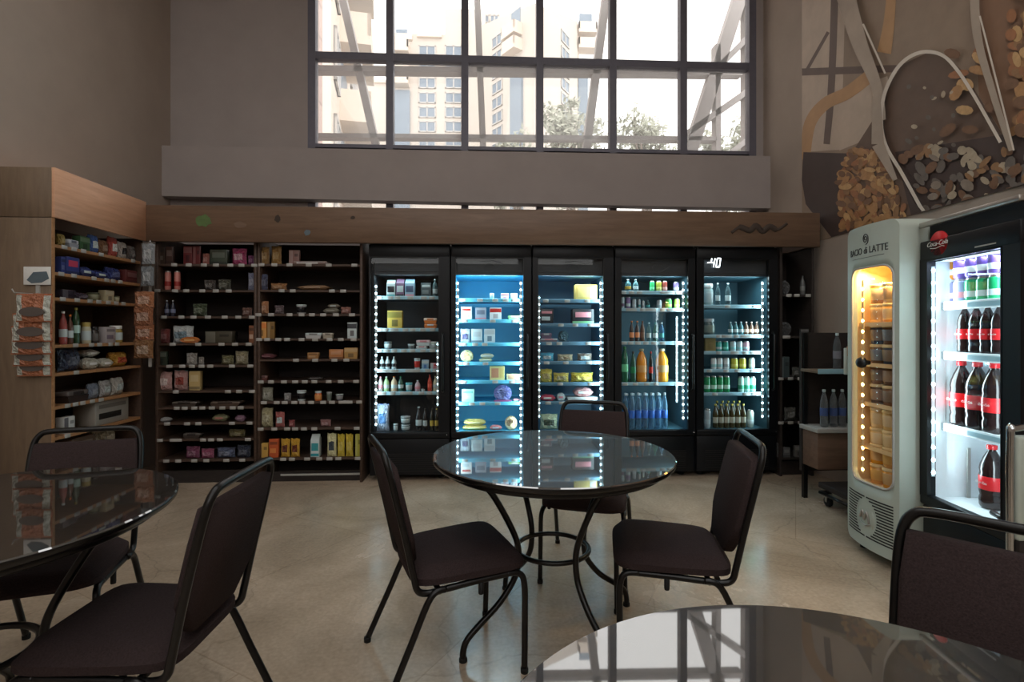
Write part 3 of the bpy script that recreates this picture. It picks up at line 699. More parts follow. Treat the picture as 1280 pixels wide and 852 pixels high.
def shape(kind, col, col2, col3, seed):
    """root mesh of a thing plus its parts"""
    if kind == 'box':
        r = part('box', m_box('p_gloss'), None, col); v_ = seed % 4
        if v_ == 0: part('label', m_plate(-.36, .36, .46, .80), r, col2); part('print_band', m_plate(-.49, .49, .06, .2), r, col3)
        elif v_ == 1: part('label', m_plate(-.49, .49, .62, .92), r, col2); part('print_band', m_plate(-.2, .2, .15, .5), r, col3)
        elif v_ == 2: part('label', m_plate(-.49, -.12, .04, .96), r, col2); part('print_band', m_plate(.05, .4, .55, .75), r, col3)
        else: part('label', m_plate(-.4, .25, .25, .5), r, col2); part('print_band', m_plate(-.4, .4, .70, .86), r, col3)
    elif kind == 'flatbox':
        r = part('box', m_box('p_gloss'), None, col); part('label', m_plate(-.40, .10, .2, .85), r, col2); part('print_band', m_plate(.16, .44, .2, .85), r, col3)
    elif kind == 'carton':
        def fn():
            g = MB(); g.box((-.5, -.5, 0), (.5, .5, .78), 0, .015)
            g.add([(-.49, -.49, .77), (.49, -.49, .77), (.49, .49, .77), (-.49, .49, .77), (-.49, 0, .95), (.49, 0, .95)], [(0, 1, 5, 4), (2, 3, 4, 5), (0, 4, 3), (1, 2, 5)])
            g.box((-.49, -.03, .93), (.49, .03, 1.0)); return g.mesh('carton', 'p_gloss')
        r = part('carton', cached('carton', fn), None, col)
        part('label', m_plate(-.4, .4, .28, .62), r, col2); part('print_band', m_plate(-.46, .46, .04, .16), r, col3)
    elif kind == 'bag':
        r = part('bag', pil(seed % 4, 'p_film'), None, col)
        part('label', pil(seed % 4, 'p_film', (-.30, .30, .28, .66)), r, col2)
        part('seal_strip', cached('seal', lambda: MB().box((-.48, -.03, .955), (.48, .03, 1.0), 0, .01).mesh('seal_strip', 'p_film')), r, col3)
    elif kind == 'flatpack':            # soft packs lying down
        def fn(sd):
            g = MB(); me = pil(sd, 'p_film').copy()
            for v in me.vertices: v.co = Vector((v.co.x, v.co.z - .5, v.co.y + .5))
            return me
        r = part('packet', cached(('lay', seed % 4), lambda: fn(seed % 4)), None, col)
        part('label', cached('layl', lambda: MB().box((-.28, -.52, .38), (.22, -.40, .62), 0, .02).mesh('label', 'p_gloss')), r, col2)
    elif kind == 'can':
        r = part('can', m_lathe('can', CAN[:5] + [(.43, .93)], 'p_gloss'), None, col)
        part('lid', m_lathe('lid', [(.43, .93), (.40, .97), (.40, 1), (.36, 1), (.34, .975), (0, .975)], 'silver_trim'), r, GREY)
        part('label', m_lathe('label', [(.505, .34), (.507, .36), (.507, .62), (.505, .64)], 'p_gloss'), r, col2)
    elif kind in ('bottle', 'clearbottle'):
        r = part('bottle', m_lathe('bottle', BOT, 'p_liquid' if kind == 'bottle' else 'p_clear'), None, col)
        part('cap', m_lathe('cap', [(.19, .935), (.20, .94), (.20, .99), (.18, 1), (0, 1)], 'p_gloss'), r, col3)
        part('label', m_lathe('label', [(.505, .22), (.512, .23), (.512, .45), (.505, .46)], 'p_gloss'), r, col2)
    elif kind in ('soda', 'water'):
        r = part('bottle', m_lathe('soda', BOT2, 'p_liquid' if kind == 'soda' else 'p_clear', 20), None, col)
        part('cap', m_lathe('sodacap', [(.19, .93), (.215, .935), (.215, .99), (.19, 1), (0, 1)], 'p_gloss'), r, col3)
        part('label', m_lathe('sodalabel', [(.505, .30), (.512, .31), (.512, .50), (.505, .51)], 'p_gloss', 20), r, col2)
    elif kind in ('tub', 'cup'):
        r = part('tub', m_lathe('tub', [(0, 0), (.40, 0), (.42, .03), (.48, .86), (0, .86)], 'p_gloss'), None, col)
        part('lid', m_lathe('tublid', [(.48, .85), (.5, .86), (.5, .97), (.47, 1), (0, 1)], 'p_gloss'), r, col3)
        part('label', m_lathe('tublabel', [(.435, .18), (.447, .19), (.487, .72), (.477, .74)], 'p_gloss'), r, col2)
    elif kind == 'jar':
        r = part('jar', m_lathe('jar', [(0, 0), (.45, 0), (.5, .05), (.5, .68), (.42, .78), (.42, .82), (0, .82)], 'p_liquid'), None, col)
        part('lid', m_lathe('jarlid', [(.44, .80), (.46, .81), (.46, .98), (.44, 1), (0, 1)], 'p_gloss'), r, col3)
        part('label', m_lathe('jarlabel', [(.503, .16), (.508, .17), (.508, .58), (.503, .6)], 'p_gloss'), r, col2)
    elif kind == 'tray':
        r = part('tray', cached('tray', lambda: MB().prism([(-.5, .55), (-.42, 0), (.42, 0), (.5, .55)], 'y', -.5, .5).mesh('tray', 'p_gloss')), None, col)
        part('lid', cached('traylid', lambda: MB().box((-.5, -.5, .55), (.5, .5, 1), 0, .08).mesh('lid', 'p_gloss')), r, col2)
        part('label', m_plate(-.25, .25, .62, .92), r, col3)
    elif kind == 'round':
        r = part('disc_pack', cached('round', lambda: MB().lathe([(0, -.5), (.46, -.5), (.5, -.3), (.5, .3), (.46, .5), (0, .5)], 28, (0, 0, .5), 0, 'y').mesh('disc_pack', 'p_film')), None, col)
        for i in range(2): part('label', m_disc(-.1 + .22 * i, .55 - .2 * i, .26 - .08 * i, -.53 - .02 * i, 'p_gloss'), r, col2 if i == 0 else col3)
    elif kind == 'ring':
        r = part('ring_pack', cached('ringp', lambda: MB().lathe([(.26, -.5), (.5, -.4), (.5, .4), (.26, .5), (.26, -.5)], 28, (0, 0, .5), 0, 'y').mesh('ring_pack', 'p_film')), None, col)
        part('label', m_plate(-.5, .5, .0, .12), r, col2)
    return r
NAMES = dict(box='food_box', flatbox='pizza_box', carton='drink_carton', bag='food_bag', flatpack='food_packet', can='drink_can', bottle='drink_bottle', clearbottle='glass_bottle', soda='soda_bottle', water='water_bottle',
             tub='food_tub', cup='plastic_cup', jar='food_jar', tray='food_tray', round='round_pack', ring='ring_pack')
CATS = dict(box='box', flatbox='box', carton='carton', bag='bag', flatpack='packet', can='can', bottle='bottle', clearbottle='bottle', soda='bottle', water='bottle', tub='tub', cup='cup', jar='jar', tray='tray', round='package', ring='package')
GOODS = []
PROTO = {}
def goods(kind, look, where, loc, rotz, size, col, col2=WHITE, col3=GREY, group=None, order=0):
    key = (kind, tuple(col), tuple(col2), tuple(col3), len(GOODS) % 4 if kind in ('bag', 'flatpack', 'box') else 0)
    if key in PROTO: o = copy_tree(PROTO[key])
    else: o = shape(kind, col, col2, col3, len(GOODS)); PROTO[key] = o
    o.name = NAMES[kind]; o.location = loc; o.rotation_euler = (0, 0, rotz); o.scale = size
    o['category'] = CATS[kind]; o['group'] = group or 'goods ' + where
    GOODS.append((o, look, where, order)); return o
ORD = ['first', 'second', 'third', 'fourth', 'fifth', 'sixth', 'seventh', 'eighth', 'ninth', 'tenth', 'eleventh', 'twelfth', 'thirteenth']
def finish_labels():
    by = {}
    for g in GOODS: by.setdefault((g[1], g[2]), []).append(g)
    for (look, where), L in by.items():
        if len(L) == 1: L[0][0]['label'] = f'{look} {where}'; continue
        L.sort(key=lambda g: g[3])
        for i, g in enumerate(L): g[0]['label'] = f'{look} {where}, {ORD[i]} from the left'
# ------------------------------------------------------------------ price tags and shelves shared by all units
TAG = MB().box((-.024, -.004, -.013), (.024, 0, .013), 0, .003, 1).mesh('price_tag', 'tag_grey')
class Unit:
    """a piece of furniture whose front plane is known, so photo points can be turned into places on it"""
    def __init__(s, root, org, rot): s.root, s.o, s.r = root, Vector(org), rot; s.ux = Vector((math.cos(rot), math.sin(rot), 0)); s.uy = Vector((-math.sin(rot), math.cos(rot), 0))
    def at(s, px, py, y):
        d = ray(px, py); c = s.o + s.uy * y - Vector((0, 0, H))
        t = c.dot(s.uy) / d.dot(s.uy); p = Vector((0, 0, H)) + d * t - s.o
        return p.dot(s.ux), p.z
    def world(s, x, y, z): return s.o + s.ux * x + s.uy * y + Vector((0, 0, z))
    def shelf(s, z, x0, x1, y0, y1, mat, rail, tags, rh=.028, th=.016, railmat=None):
        m = MB(); m.box((x0, y0, z - th), (x1, y1, z)); sh = m.build('shelf', mat, s.root)
        if rail:
            m = MB(); m.box((x0 + .002, y0 - .006, z - rh + .006), (x1 - .002, y0, z + .008), 0, .002, 1); m.build('price_rail', rail, sh)
        for t in tags:
            w_ = 1
            if isinstance(t, tuple): t, w_ = t
            o = link('price_tag', TAG, sh, (s.at(t, 414, y0)[0], y0 - (.007 if rail else .001), z - .008)); o.scale.x = w_
        return sh
    def put(s, kind, look, where, x0, x1, top, base, y, col, col2=WHITE, col3=GREY, dep=None, z=None, group=None, turn=0):
        """x0, x1, top, base in photo pixels; y = distance of its front behind the unit's front"""
        a, zt = s.at((x0 + x1) / 2 - (x1 - x0) / 2, top, y); b, zb = s.at(x1, base, y); zt = s.at((x0 + x1) / 2, top, y)[1]; zb = s.at((x0 + x1) / 2, base, y)[1]
        w_ = abs(b - a); h_ = zt - zb; zz = zb if z is None else z
        d_ = dep or (w_ if kind in ('can', 'bottle', 'clearbottle', 'soda', 'water', 'tub', 'cup', 'jar', 'carton') else min(.12, max(.03, w_ * .5)))
        p = s.world((a + b) / 2, y + d_ / 2, zz)
        return goods(kind, look, where, p, s.r + turn, (w_ * .97, d_, h_), col, col2, col3, group, (x0 + x1) / 2)

def fridge(name, label, org, rot, w_, d_, h_, gx0, gx1, gz0, gz1, zin0, zin1, liner, cat='fridge', shell='black_shell', frame='black_frame', group=None, grille=True, cavity=None, lightbox=True):
    """glass-door cooler: hollow cabinet, liner, framed glass door, plinth with grille"""
    LB = .15 if lightbox else .012
    root = empty(name, org, rot); tag(root, label, cat, group); u = Unit(root, org, rot); hw = w_ / 2; D0 = .05
    cx0, cx1 = cavity or (-hw + .04, hw - .04)
    m = MB()
    m.box((-hw, D0, 0.04), (cx0, d_, h_)); m.box((cx1, D0, .04), (hw, d_, h_)); m.box((cx0, D0, zin1 + LB), (cx1, d_, h_)); m.box((cx0, D0, .04), (cx1, d_, zin0 - .012)); m.box((cx0, d_ - .05, zin0 - .012), (cx1, d_, zin1 + LB))
    m.build('cabinet', shell, root)
    e = .004; lf = [([(cx0 + e, D0, zin0), (cx0 + e, D0, zin1), (cx0 + e, d_ - .06, zin1), (cx0 + e, d_ - .06, zin0)], 0), ([(cx1 - e, D0, zin0), (cx1 - e, d_ - .06, zin0), (cx1 - e, d_ - .06, zin1), (cx1 - e, D0, zin1)], 0),
          ([(cx0, d_ - .06, zin0), (cx0, d_ - .06, zin1), (cx1, d_ - .06, zin1), (cx1, d_ - .06, zin0)], 0), ([(cx0, D0, zin0), (cx0, d_ - .06, zin0), (cx1, d_ - .06, zin0), (cx1, D0, zin0)], 0), ([(cx0, D0, zin1), (cx1, D0, zin1), (cx1, d_ - .06, zin1), (cx0, d_ - .06, zin1)], 0)]
    flat('liner', lf, [liner], root)
    if lightbox: m = MB(); m.box((cx0 + .002, .075, zin1 + .002), (cx1 - .002, .1, zin1 + .148)); m.box((cx0 + .03, .066, zin1 + .03), (cx1 - .03, .075, zin1 + .034)); m.build('light_box', 'valance', root)
    m = MB(); m.box((-hw + .005, .012, .05), (hw - .005, D0, gz0 - .055), 0, .006); pl = m.build('plinth', 'black_frame', root)
    if grille:
        m = MB()
        for k in range(9): m.box((-hw + .08, .006, .08 + k * .018), (hw - .08, .014, .088 + k * .018))
        m.build('grille', 'grille_black', pl)
    for fx in (-hw + .08, hw - .08):
        for fy in (.13, d_ - .09): m = MB(); m.lathe([(.028, 0), (.030, .012), (.018, .018), (.018, .05)], 12, (fx, fy, 0)); m.build('foot', 'rubber', root)
    m = MB(); m.box((-hw, 0, gz1), (hw, .045, min(h_, gz1 + .10)), 0, .006); m.box((-hw, 0, gz0 - .05), (hw, .045, gz0), 0, .006); m.box((-hw, .001, gz0 - .01), (gx0, .044, gz1 + .01)); m.box((gx1, .001, gz0 - .01), (hw, .044, gz1 + .01))
    dr = m.build('door', frame, root)
    flat('glass', [([(gx0, .02, gz0), (gx1, .02, gz0), (gx1, .02, gz1), (gx0, .02, gz1)], 0)], ['fridge_glass'], dr)
    m = MB()
    for a, b in ((gx0, gx0 + .006), (gx1 - .006, gx1)): m.box((a, -.001, gz0), (b, .018, gz1))
    m.box((gx0, -.001, gz1 - .005), (gx1, .018, gz1)); m.build('door_trim', 'tube_black', dr)
    return root, u, dr
def led(u, x, y, z0, z1, step=.056, r=.009, mat='led_cool', body='rail_white', side=False):
    """a strip of small lamps; side=True: the strip sits on a jamb and shines along +x instead of outwards"""
    m = MB(); n = max(2, int((z1 - z0) / step))
    if side: m.box((x, y - .008, z0 - .02), (x + .004, y + .008, z1 + .02), 1)
    else: m.box((x - .008, y, z0 - .02), (x + .008, y + .006, z1 + .02), 1)
    for k in range(n + 1):
        z = z0 + (z1 - z0) * k / n
        if side: m.lathe([(r, .004), (r * .85, .008), (0, .011)], 10, (x, y, z), 0, 'x')
        else: m.lathe([(r, -.001), (r * .85, .004), (0, .007)], 10, (x, y, z), 0, 'y')
    return m.build('led_or_reflection_strip', [mat, body], u.root)
def tube_light(root, x, y, z0, z1, energy, col, ang):
    """the strip's light: a tall narrow area lamp shining into the cabinet"""
    L = bpy.data.lights.new('strip_light', 'AREA'); L.shape = 'RECTANGLE'; L.size = .07; L.size_y = z1 - z0; L.color = col; L.energy = energy
    o = bpy.data.objects.new('strip_light', L); COL.objects.link(o); o.parent = root; o.location = (x, y, (z0 + z1) / 2)
    d = Vector((math.sin(ang), math.cos(ang), 0)); o.rotation_euler = d.to_track_quat('-Z', 'Y').to_euler(); return o
def handle(dr, x, z0, z1):
    m = MB(); m.tube([(x, .0, z0), (x, -.035, z0 + .02), (x, -.035, z1 - .02), (x, .0, z1)], .009, 8); return m.build('handle', 'tube_black', dr)
# ------------------------------------------------------------------ the five coolers along the back wall
YF = 4.40
EDGE = [460, 563, 665, 768, 870, 973]
XE = [atY(x, 414, YF).x for x in EDGE]
FR = {}
spec = [('black cooler of cartons and small bottles with lit strip, beside the dark grocery shelves', 462, 549, 'liner_dark'),
        ('bright blue cooler of flat pizza packs, second along the back wall', 569, 655, 'liner_blue'),
        ('cooler of bagged snacks and a yellow box behind the middle chair', 672, 755, 'liner_slate'),
        ('cooler with two orange soda bottles and rows of water bottles', 776, 861, 'liner_teal'),
        ('cooler of beer and cans with a white temperature display', 879, 962, 'liner_teal')]
for i, (lab, g0, g1, ln) in enumerate(spec):
    xc = (XE[i] + XE[i + 1]) / 2; w_ = XE[i + 1] - XE[i] - .012
    a, b = atY(g0, 414, YF).x - xc, atY(g1, 414, YF).x - xc
    root, u, dr = fridge('glass_door_fridge', lab, (xc, YF, 0), 0, w_, .66, 2.0, a, b, .412, 1.885, .40, 1.74, ln, group='coolers along the back wall', cavity=(max(-w_ / 2 + .03, a - .015), min(w_ / 2 - .03, b + .015)))
    FR[i] = (root, u, dr, a, b)
    handle(dr, b + (.03 if i < 2 else .025), .75, 1.25)
    m = MB(); m.tube([(b + .06, .0, .39), (w_ / 2 - .02, -.006, .39)], .004, 6); m.build('hinge_pin', 'chrome', dr)
    L = bpy.data.lights.new('fridge_fill_lamp', 'AREA'); L.shape = 'RECTANGLE'; L.size = (b - a) * .8; L.size_y = .06; L.color = (.72, .95, 1.0); L.energy = [.8, 4, 2.4, 1.6, 1.6][i]  # unseen lamp added in each cooler's top to boost the inside
    lo = bpy.data.objects.new('fridge_fill_lamp', L); COL.objects.link(lo); lo.parent = root; lo.location = ((a + b) / 2, .12, 1.735); lo.rotation_euler = (math.radians(-12), 0, 0)
def zpx(y, Y=YF + .1): return H + (HY - y) / F * Y * 1.0
def rows(i, ys): return [FR[i][1].at((spec[i][1] + spec[i][2]) / 2, y, .09)[1] for y in ys]
YSH = .09
def shelves(i, ys, tags, mat, rail, y1=.52):
    root, u, dr, a, b = FR[i]; zs = rows(i, [y - 4 for y in ys])
    for z, t in zip(zs, tags): u.shelf(z, a - .005, b + .005, YSH, y1, mat, rail, t)
    return zs
U = lambda i: FR[i][1]
# LED strips (photo x of each strip, seen through the door; soda cooler's shorter strip is a reflection built to glow)
for i, lst in {0: [(470, 358, 530), (547, 430, 505)], 1: [(572, 354, 535), (651, 354, 535)], 2: [(674, 372, 520), (751, 354, 535)], 3: [(854, 354, 522), (846, 398, 500)], 4: [(953, 354, 520)]}.items():
    for x, ya, yb in lst:
        X0, z1 = U(i).at(x, ya, .055); _, z0 = U(i).at(x, yb, .055)
        big = not (i == 0 and x > 500) and not (i == 2 and x < 700) and x != 846
        led(U(i), X0, .055, z0, z1, r=.009 if big else .0055)
        if big: tube_light(FR[i][0], X0 + (.012 if X0 < 0 else -.012), .064, z0, z1, [2.2, 4.2, 5.5, 5, 5.5][i], (.66, .93, 1.0), 1.05 if X0 < 0 else -1.05)
# --- cooler 1
T1s = ['on the top shelf of the carton cooler', 'on the second shelf of the carton cooler', 'on the third shelf of the carton cooler', 'on the fourth shelf of the carton cooler', 'on the fifth shelf of the carton cooler', 'on the floor of the carton cooler']
ys = [375, 415, 441, 466, 494]
zs = shelves(0, ys, [[475, 488, 497, 513, 530, 540], [475, 482, (493, 1.5), 507, 516, 529, 541], [475, 484, 493, 505, 516, 529, 541], [(480, 2.2), (492, 1.8), (516, 2.6), 535, 544], [(477, 1.6), 491, (508, 2.2), 527, 537]], 'liner_dark', 'rail_plastic')
ZF0 = .401
def row(i, z, base, where, y, items):
    for it in items:
        kind, look, x0, x1, top, col = it[:6]; c2 = it[6] if len(it) > 6 else WHITE; c3 = it[7] if len(it) > 7 else GREY
        U(i).put(kind, look, where, x0, x1, top, base, y, col, c2, c3, z=z)
LT, PUR, TEAL, BLU, GRN, YEL, ORG, RED, CRM, PNK, BRN, SIL = (190, 204, 206), (120, 92, 120), (70, 150, 150), (80, 120, 170), (60, 160, 90), (206, 178, 84), (214, 120, 52), (196, 52, 44), (220, 212, 180), (214, 140, 150), (110, 74, 54), (176, 184, 188)
row(0, zs[0], 371, T1s[0], .13, [('carton', 'white milk carton', 483, 494, 349, LT, DARK, TEAL), ('carton', 'mauve drink carton', 495, 505, 348, PUR, LT, DARK), ('carton', 'pale blue carton', 506, 518, 348, (150, 184, 204), (70, 90, 120), PNK), ('box', 'grey lidded container', 526, 539, 353, (70, 84, 88), (110, 124, 126), LT), ('clearbottle', 'clear bottle', 540, 547, 348, (150, 180, 184), LT, LT)])
row(0, zs[1], 411, T1s[1], .13, [('box', 'yellow cracker box', 484, 503, 388, YEL, (150, 140, 70), (120, 110, 60)), ('tray', 'orange tray', 530, 546, 404.5, ORG, (224, 140, 80), LT)])
U(0).put('tray', 'orange tray with white lid', T1s[1], 529.5, 546, 397, 404, .13, ORG, (236, 214, 196), ORG, z=zs[1] + .047)
row(0, zs[2], 437, T1s[2], .13, [('tub', 'clear grey tub', 479, 489, 427, (84, 100, 106), LT, (120, 134, 138)), ('tub', 'small white tub', 509, 518, 430, LT, (110, 120, 122), LT), ('tray', 'white oval tray', 520, 534, 432.5, LT, WHITE, PNK), ('tub', 'pale green tub', 535, 547, 427, (190, 214, 196), LT, WHITE)])
U(0).put('tray', 'pink-striped tray on another tray', T1s[2], 520, 538, 425, 432, .13, LT, (226, 200, 206), PNK, z=zs[2] + .034)
row(0, zs[3], 462, T1s[3], .13, [('bottle', 'small white bottle', 474, 480, 446, LT, DARK, WHITE), ('bottle', 'small white bottle', 481, 487, 446, LT, DARK, WHITE), ('bottle', 'small white bottle', 489, 495, 446, LT, DARK, WHITE), ('cup', 'red-banded white cup', 517, 525, 448, LT, RED, LT), ('box', 'light blue packet', 527, 536, 450, (140, 176, 200), LT, BLU), ('box', 'pink packet', 538, 547, 454, PNK, LT, RED)])
row(0, zs[4], 490, T1s[4], .13, [('bottle', 'pink-topped bottle', 472, 478, 471, (206, 190, 190), PNK, PNK), ('bottle', 'pale green bottle', 479, 486, 471, (170, 206, 150), LT, LT), ('bottle', 'orange-capped bottle', 488, 496, 471, (214, 190, 160), LT, ORG), ('bottle', 'dark green bottle', 497, 504, 471, (50, 90, 80), LT, (40, 130, 90)), ('tub', 'turquoise tub', 506, 515, 479, (90, 180, 196), LT, (110, 190, 200)), ('bottle', 'pinkish small bottle', 518, 525, 476, (196, 170, 180), PNK, LT), ('jar', 'tiny dark jar', 526, 531, 485, (70, 66, 60), LT, DARK), ('bottle', 'red sauce bottle', 534, 540, 469, (200, 74, 56), (220, 90, 70), RED), ('bottle', 'cream bottle', 541, 547, 471, CRM, LT, CRM)])
row(0, ZF0, 537, T1s[5], .12, [('bag', 'large white and blue bag', 470, 486, 503, (170, 184, 208), BLU, (60, 100, 190)), ('tub', 'small clear tub', 491, 497, 528, (110, 124, 128), LT, LT), ('tub', 'round grey tub', 500, 512, 529.5, (96, 112, 116), LT, SIL), ('bottle', 'dark bottle with white label', 519, 527, 507, DARK, LT, LT), ('bottle', 'black bottle with white band', 528, 534, 509, DARK, LT, DARK), ('bottle', 'yellow-labelled bottle', 537, 542, 509, (50, 46, 36), YEL, DARK), ('bottle', 'yellow-labelled bottle', 543, 548, 509, (50, 46, 36), YEL, YEL)])
U(0).put('tub', 'round grey tub stacked on its twin', T1s[5], 499.5, 512.5, 520, 529.5, .12, (96, 112, 116), LT, SIL, z=ZF0 + .058)
# --- cooler 2
T2s = ['on the %s shelf of the blue pizza cooler' % o for o in ('top', 'second', 'third', 'fourth', 'fifth', 'sixth')] + ['on the floor of the blue pizza cooler']
ys = [378, 404, 433, 457, 480, 507]
zs = shelves(1, ys, [[579, 600, 619, 632, 643], [581, 616, 643], [580, 594, 606], [583, 607], [580, 619, 640], [590, 603, 622]], 'liner_blue', 'liner_blue')
row(1, zs[0], 374, T2s[0], .13, [('tub', 'small white tub', 612, 618, 366, LT, SIL, WHITE), ('box', 'small white box', 626, 636, 366, WHITE, PNK, PNK), ('box', 'small white box', 638, 647, 366, WHITE, SIL, PNK)])
row(1, zs[1], 400, T2s[1], .13, [('box', 'white box with red edge', 576, 590, 383, WHITE, (200, 206, 210), RED), ('box', 'grey-white box', 594, 608, 384, (170, 180, 196), (120, 130, 150), PNK), ('box', 'white box with red corner', 612, 627, 384, WHITE, RED, (190, 180, 180)), ('tray', 'lime green tray', 635, 651, 394, (150, 220, 130), (170, 226, 150), WHITE)])
row(1, zs[2], 429, T2s[2], .13, [('bag', 'purple and white round-front bag', 575, 588, 411, (190, 200, 210), (90, 84, 120), LT), ('box', 'white box with grey pattern', 589, 603, 411, LT, SIL, (120, 140, 150)), ('box', 'white box with swirl print', 605, 619, 411, LT, SIL, (110, 130, 140))])
row(1, zs[3], 453.5, T2s[3], .13, [('round', 'round pizza pack', 575, 592, 438, (208, 202, 150), (200, 150, 110), (220, 210, 140)), ('flatpack', 'flat yellowish pack', 598, 616, 448.5, (200, 206, 170), LT)])
U(1).put('flatpack', 'flat pack lying on another pack', T2s[3], 600, 618, 442, 448, .13, (206, 210, 180), LT, z=zs[3] + .034)
row(1, zs[4], 477, T2s[4], .13, [('flatbox', 'yellow pizza box', 612, 631, 459, (220, 206, 140), (196, 140, 110), (214, 190, 120)), ('flatbox', 'low cream pizza box', 633, 651, 469, (214, 206, 160), (190, 150, 120), LT)])
row(1, zs[5], 503, T2s[5], .13, [('box', 'white-green pack with oval', 577, 593, 487, (170, 214, 200), LT, (120, 190, 180)), ('ring', 'purple ring pack', 617, 640, 482, (110, 110, 170), (150, 80, 120)), ('flatpack', 'small pink packet', 641, 650, 499, PNK, LT)])
row(1, ZF0, 538, T2s[6], .12, [('flatpack', 'yellow flatbread pack', 577, 609, 532, (224, 206, 120), (236, 226, 170)), ('round', 'round cookie pack', 631, 647, 521, (196, 170, 130), (120, 90, 70), (214, 196, 150)), ('flatpack', 'flat pink packet', 612, 628, 532, (226, 140, 140), LT)])
U(1).put('flatpack', 'yellow flatbread pack on another', T2s[6], 579, 608, 524.5, 532, .12, (224, 206, 120), (236, 226, 170), z=ZF0 + .041)
# --- cooler 3
T3s = ['on the %s shelf of the snack-bag cooler' % o for o in ('top', 'second', 'third', 'fourth', 'fifth', 'sixth')] + ['on the floor of the snack-bag cooler']
ys = [379, 409, 432, 456, 482.5, 506]
zs = shelves(2, ys, [[682, 709, 734], [701, 719, 738], [686, 699, 735], [683, 707, 736], [700, 738], [685, 702, 738]], 'liner_slate', 'liner_slate')
row(2, zs[0], 375, T3s[0], .13, [('flatbox', 'big yellow box with white end', 719, 747, 355, (226, 196, 110), (236, 210, 130), WHITE)])
row(2, zs[1], 405, T3s[1], .13, [('box', 'dark pack with white print', 675, 692, 386, (44, 48, 54), LT, PNK), ('box', 'dark pack with pink print', 715, 743, 386, (44, 48, 54), PNK, (120, 180, 130))])
row(2, zs[2], 428, T3s[2], .13, [('tray', 'grey-pink tray', 675, 697, 423, (120, 110, 120), SIL, PNK), ('ring', 'thin dark ring pack', 698, 711, 413, (54, 84, 96), (54, 84, 96))])
U(2).put('tray', 'mauve tray on a second tray', T3s[2], 676, 690, 416, 423, .13, (110, 96, 116), (120, 104, 124), SIL, z=zs[2] + .034)
row(2, zs[3], 452, T3s[3], .13, [('bag', 'clear and blue bag', 675, 693, 441, (100, 190, 220), LT, SIL), ('bag', 'beige bag', 697, 717, 443, (196, 182, 150), (170, 150, 120), SIL), ('bag', 'brown and white bag', 722, 741, 442, (130, 116, 104), LT, SIL)])
row(2, zs[4], 478, T3s[4], .13, [('bag', 'yellow bag with clear neck', 674, 691, 461, (216, 196, 90), (190, 170, 110), SIL), ('bag', 'yellow bag', 692, 712, 466, (216, 196, 100), (190, 180, 130), SIL), ('bag', 'yellow and green bag', 714, 743, 466, (224, 200, 80), (236, 216, 110), (90, 170, 120))])
row(2, zs[5], 502, T3s[5], .13, [('flatpack', 'red and pink packet', 675, 695, 494, (214, 90, 110), WHITE), ('flatpack', 'white packet', 696, 707, 492, LT, PNK), ('tray', 'white tray', 709, 748, 497, WHITE, LT, WHITE)])
U(2).put('flatpack', 'rounded ham pack on a white tray', T3s[5], 717, 742, 485, 497, .13, (220, 160, 160), WHITE, z=zs[5] + .034)
row(2, ZF0, 538, T3s[6], .12, [('bag', 'white and green bag', 675, 698, 519, (206, 224, 190), (60, 80, 60), (150, 200, 160)), ('tray', 'long pale tray', 704, 744, 530, (180, 200, 206), LT, SIL)])
# --- cooler 4
T4s = ['on the %s shelf of the soda cooler' % o for o in ('top', 'second', 'third', 'fourth')] + ['on the floor of the soda cooler']
ys = [368.5, 390, 431.5, 482.5]
zs = shelves(3, ys, [[779, 789, 799, (833, 2.4), 847], [(789, 2), 803, (813, 2), 828, (840, 2)], [780, 788, 797, 807, 817, 828, 846], [781, 794, 808, 820, 846]], 'liner_teal', 'rail_plastic')
row(3, zs[0], 365, T4s[0], .13, [('clearbottle', 'clear jar-like bottle', 782, 790, 349, (120, 176, 184), (190, 150, 60), LT), ('clearbottle', 'clear tall bottle', 792, 799, 349, (140, 190, 196), LT, LT), ('can', 'green can', 813, 819, 351, (50, 170, 100), (120, 220, 160)), ('can', 'olive yellow can', 821, 828, 351, (160, 160, 60), (200, 196, 110)), ('can', 'dark red can', 829, 835, 351, (150, 64, 54), (200, 150, 140)), ('can', 'purple can', 843, 850, 352, (130, 110, 160), LT)])
row(3, zs[1], 386.5, T4s[1], .13, [('can', 'white speckled can', 777, 781, 371, LT, PUR), ('can', 'purple can', 783, 789, 371, (140, 110, 156), LT), ('can', 'slim silver can', 791, 796, 374, SIL, LT), ('can', 'thin silver can', 798, 801, 374, SIL, TEAL), ('can', 'slim grey can', 803, 806, 376, SIL, GREY), ('clearbottle', 'short clear bottle', 808, 813, 375, (110, 150, 150), TEAL, LT), ('can', 'pale grey can', 822, 828, 375, SIL, (150, 170, 176)), ('can', 'green can', 833, 841, 373, (90, 190, 90), (190, 230, 110)), ('can', 'yellow-green can', 844, 851, 373, (200, 220, 100), (226, 226, 150))])
row(3, zs[2], 427.5, T4s[2], .13, [('bottle', 'orange-necked bottle', 787.5, 793.5, 401, (60, 46, 44), (226, 140, 90), ORG), ('bottle', 'orange-necked bottle', 794.5, 800.5, 401, (60, 46, 44), (226, 140, 90), ORG), ('bottle', 'brown bottle', 801, 807, 401, (96, 66, 50), (130, 90, 70), BRN), ('clearbottle', 'pale clear bottle', 809, 815, 403, (150, 184, 184), LT, LT), ('clearbottle', 'greenish clear bottle', 817, 823, 403, (90, 170, 150), LT, TEAL), ('clearbottle', 'bluish clear bottle', 825, 831, 403, (90, 150, 190), TEAL, LT)])
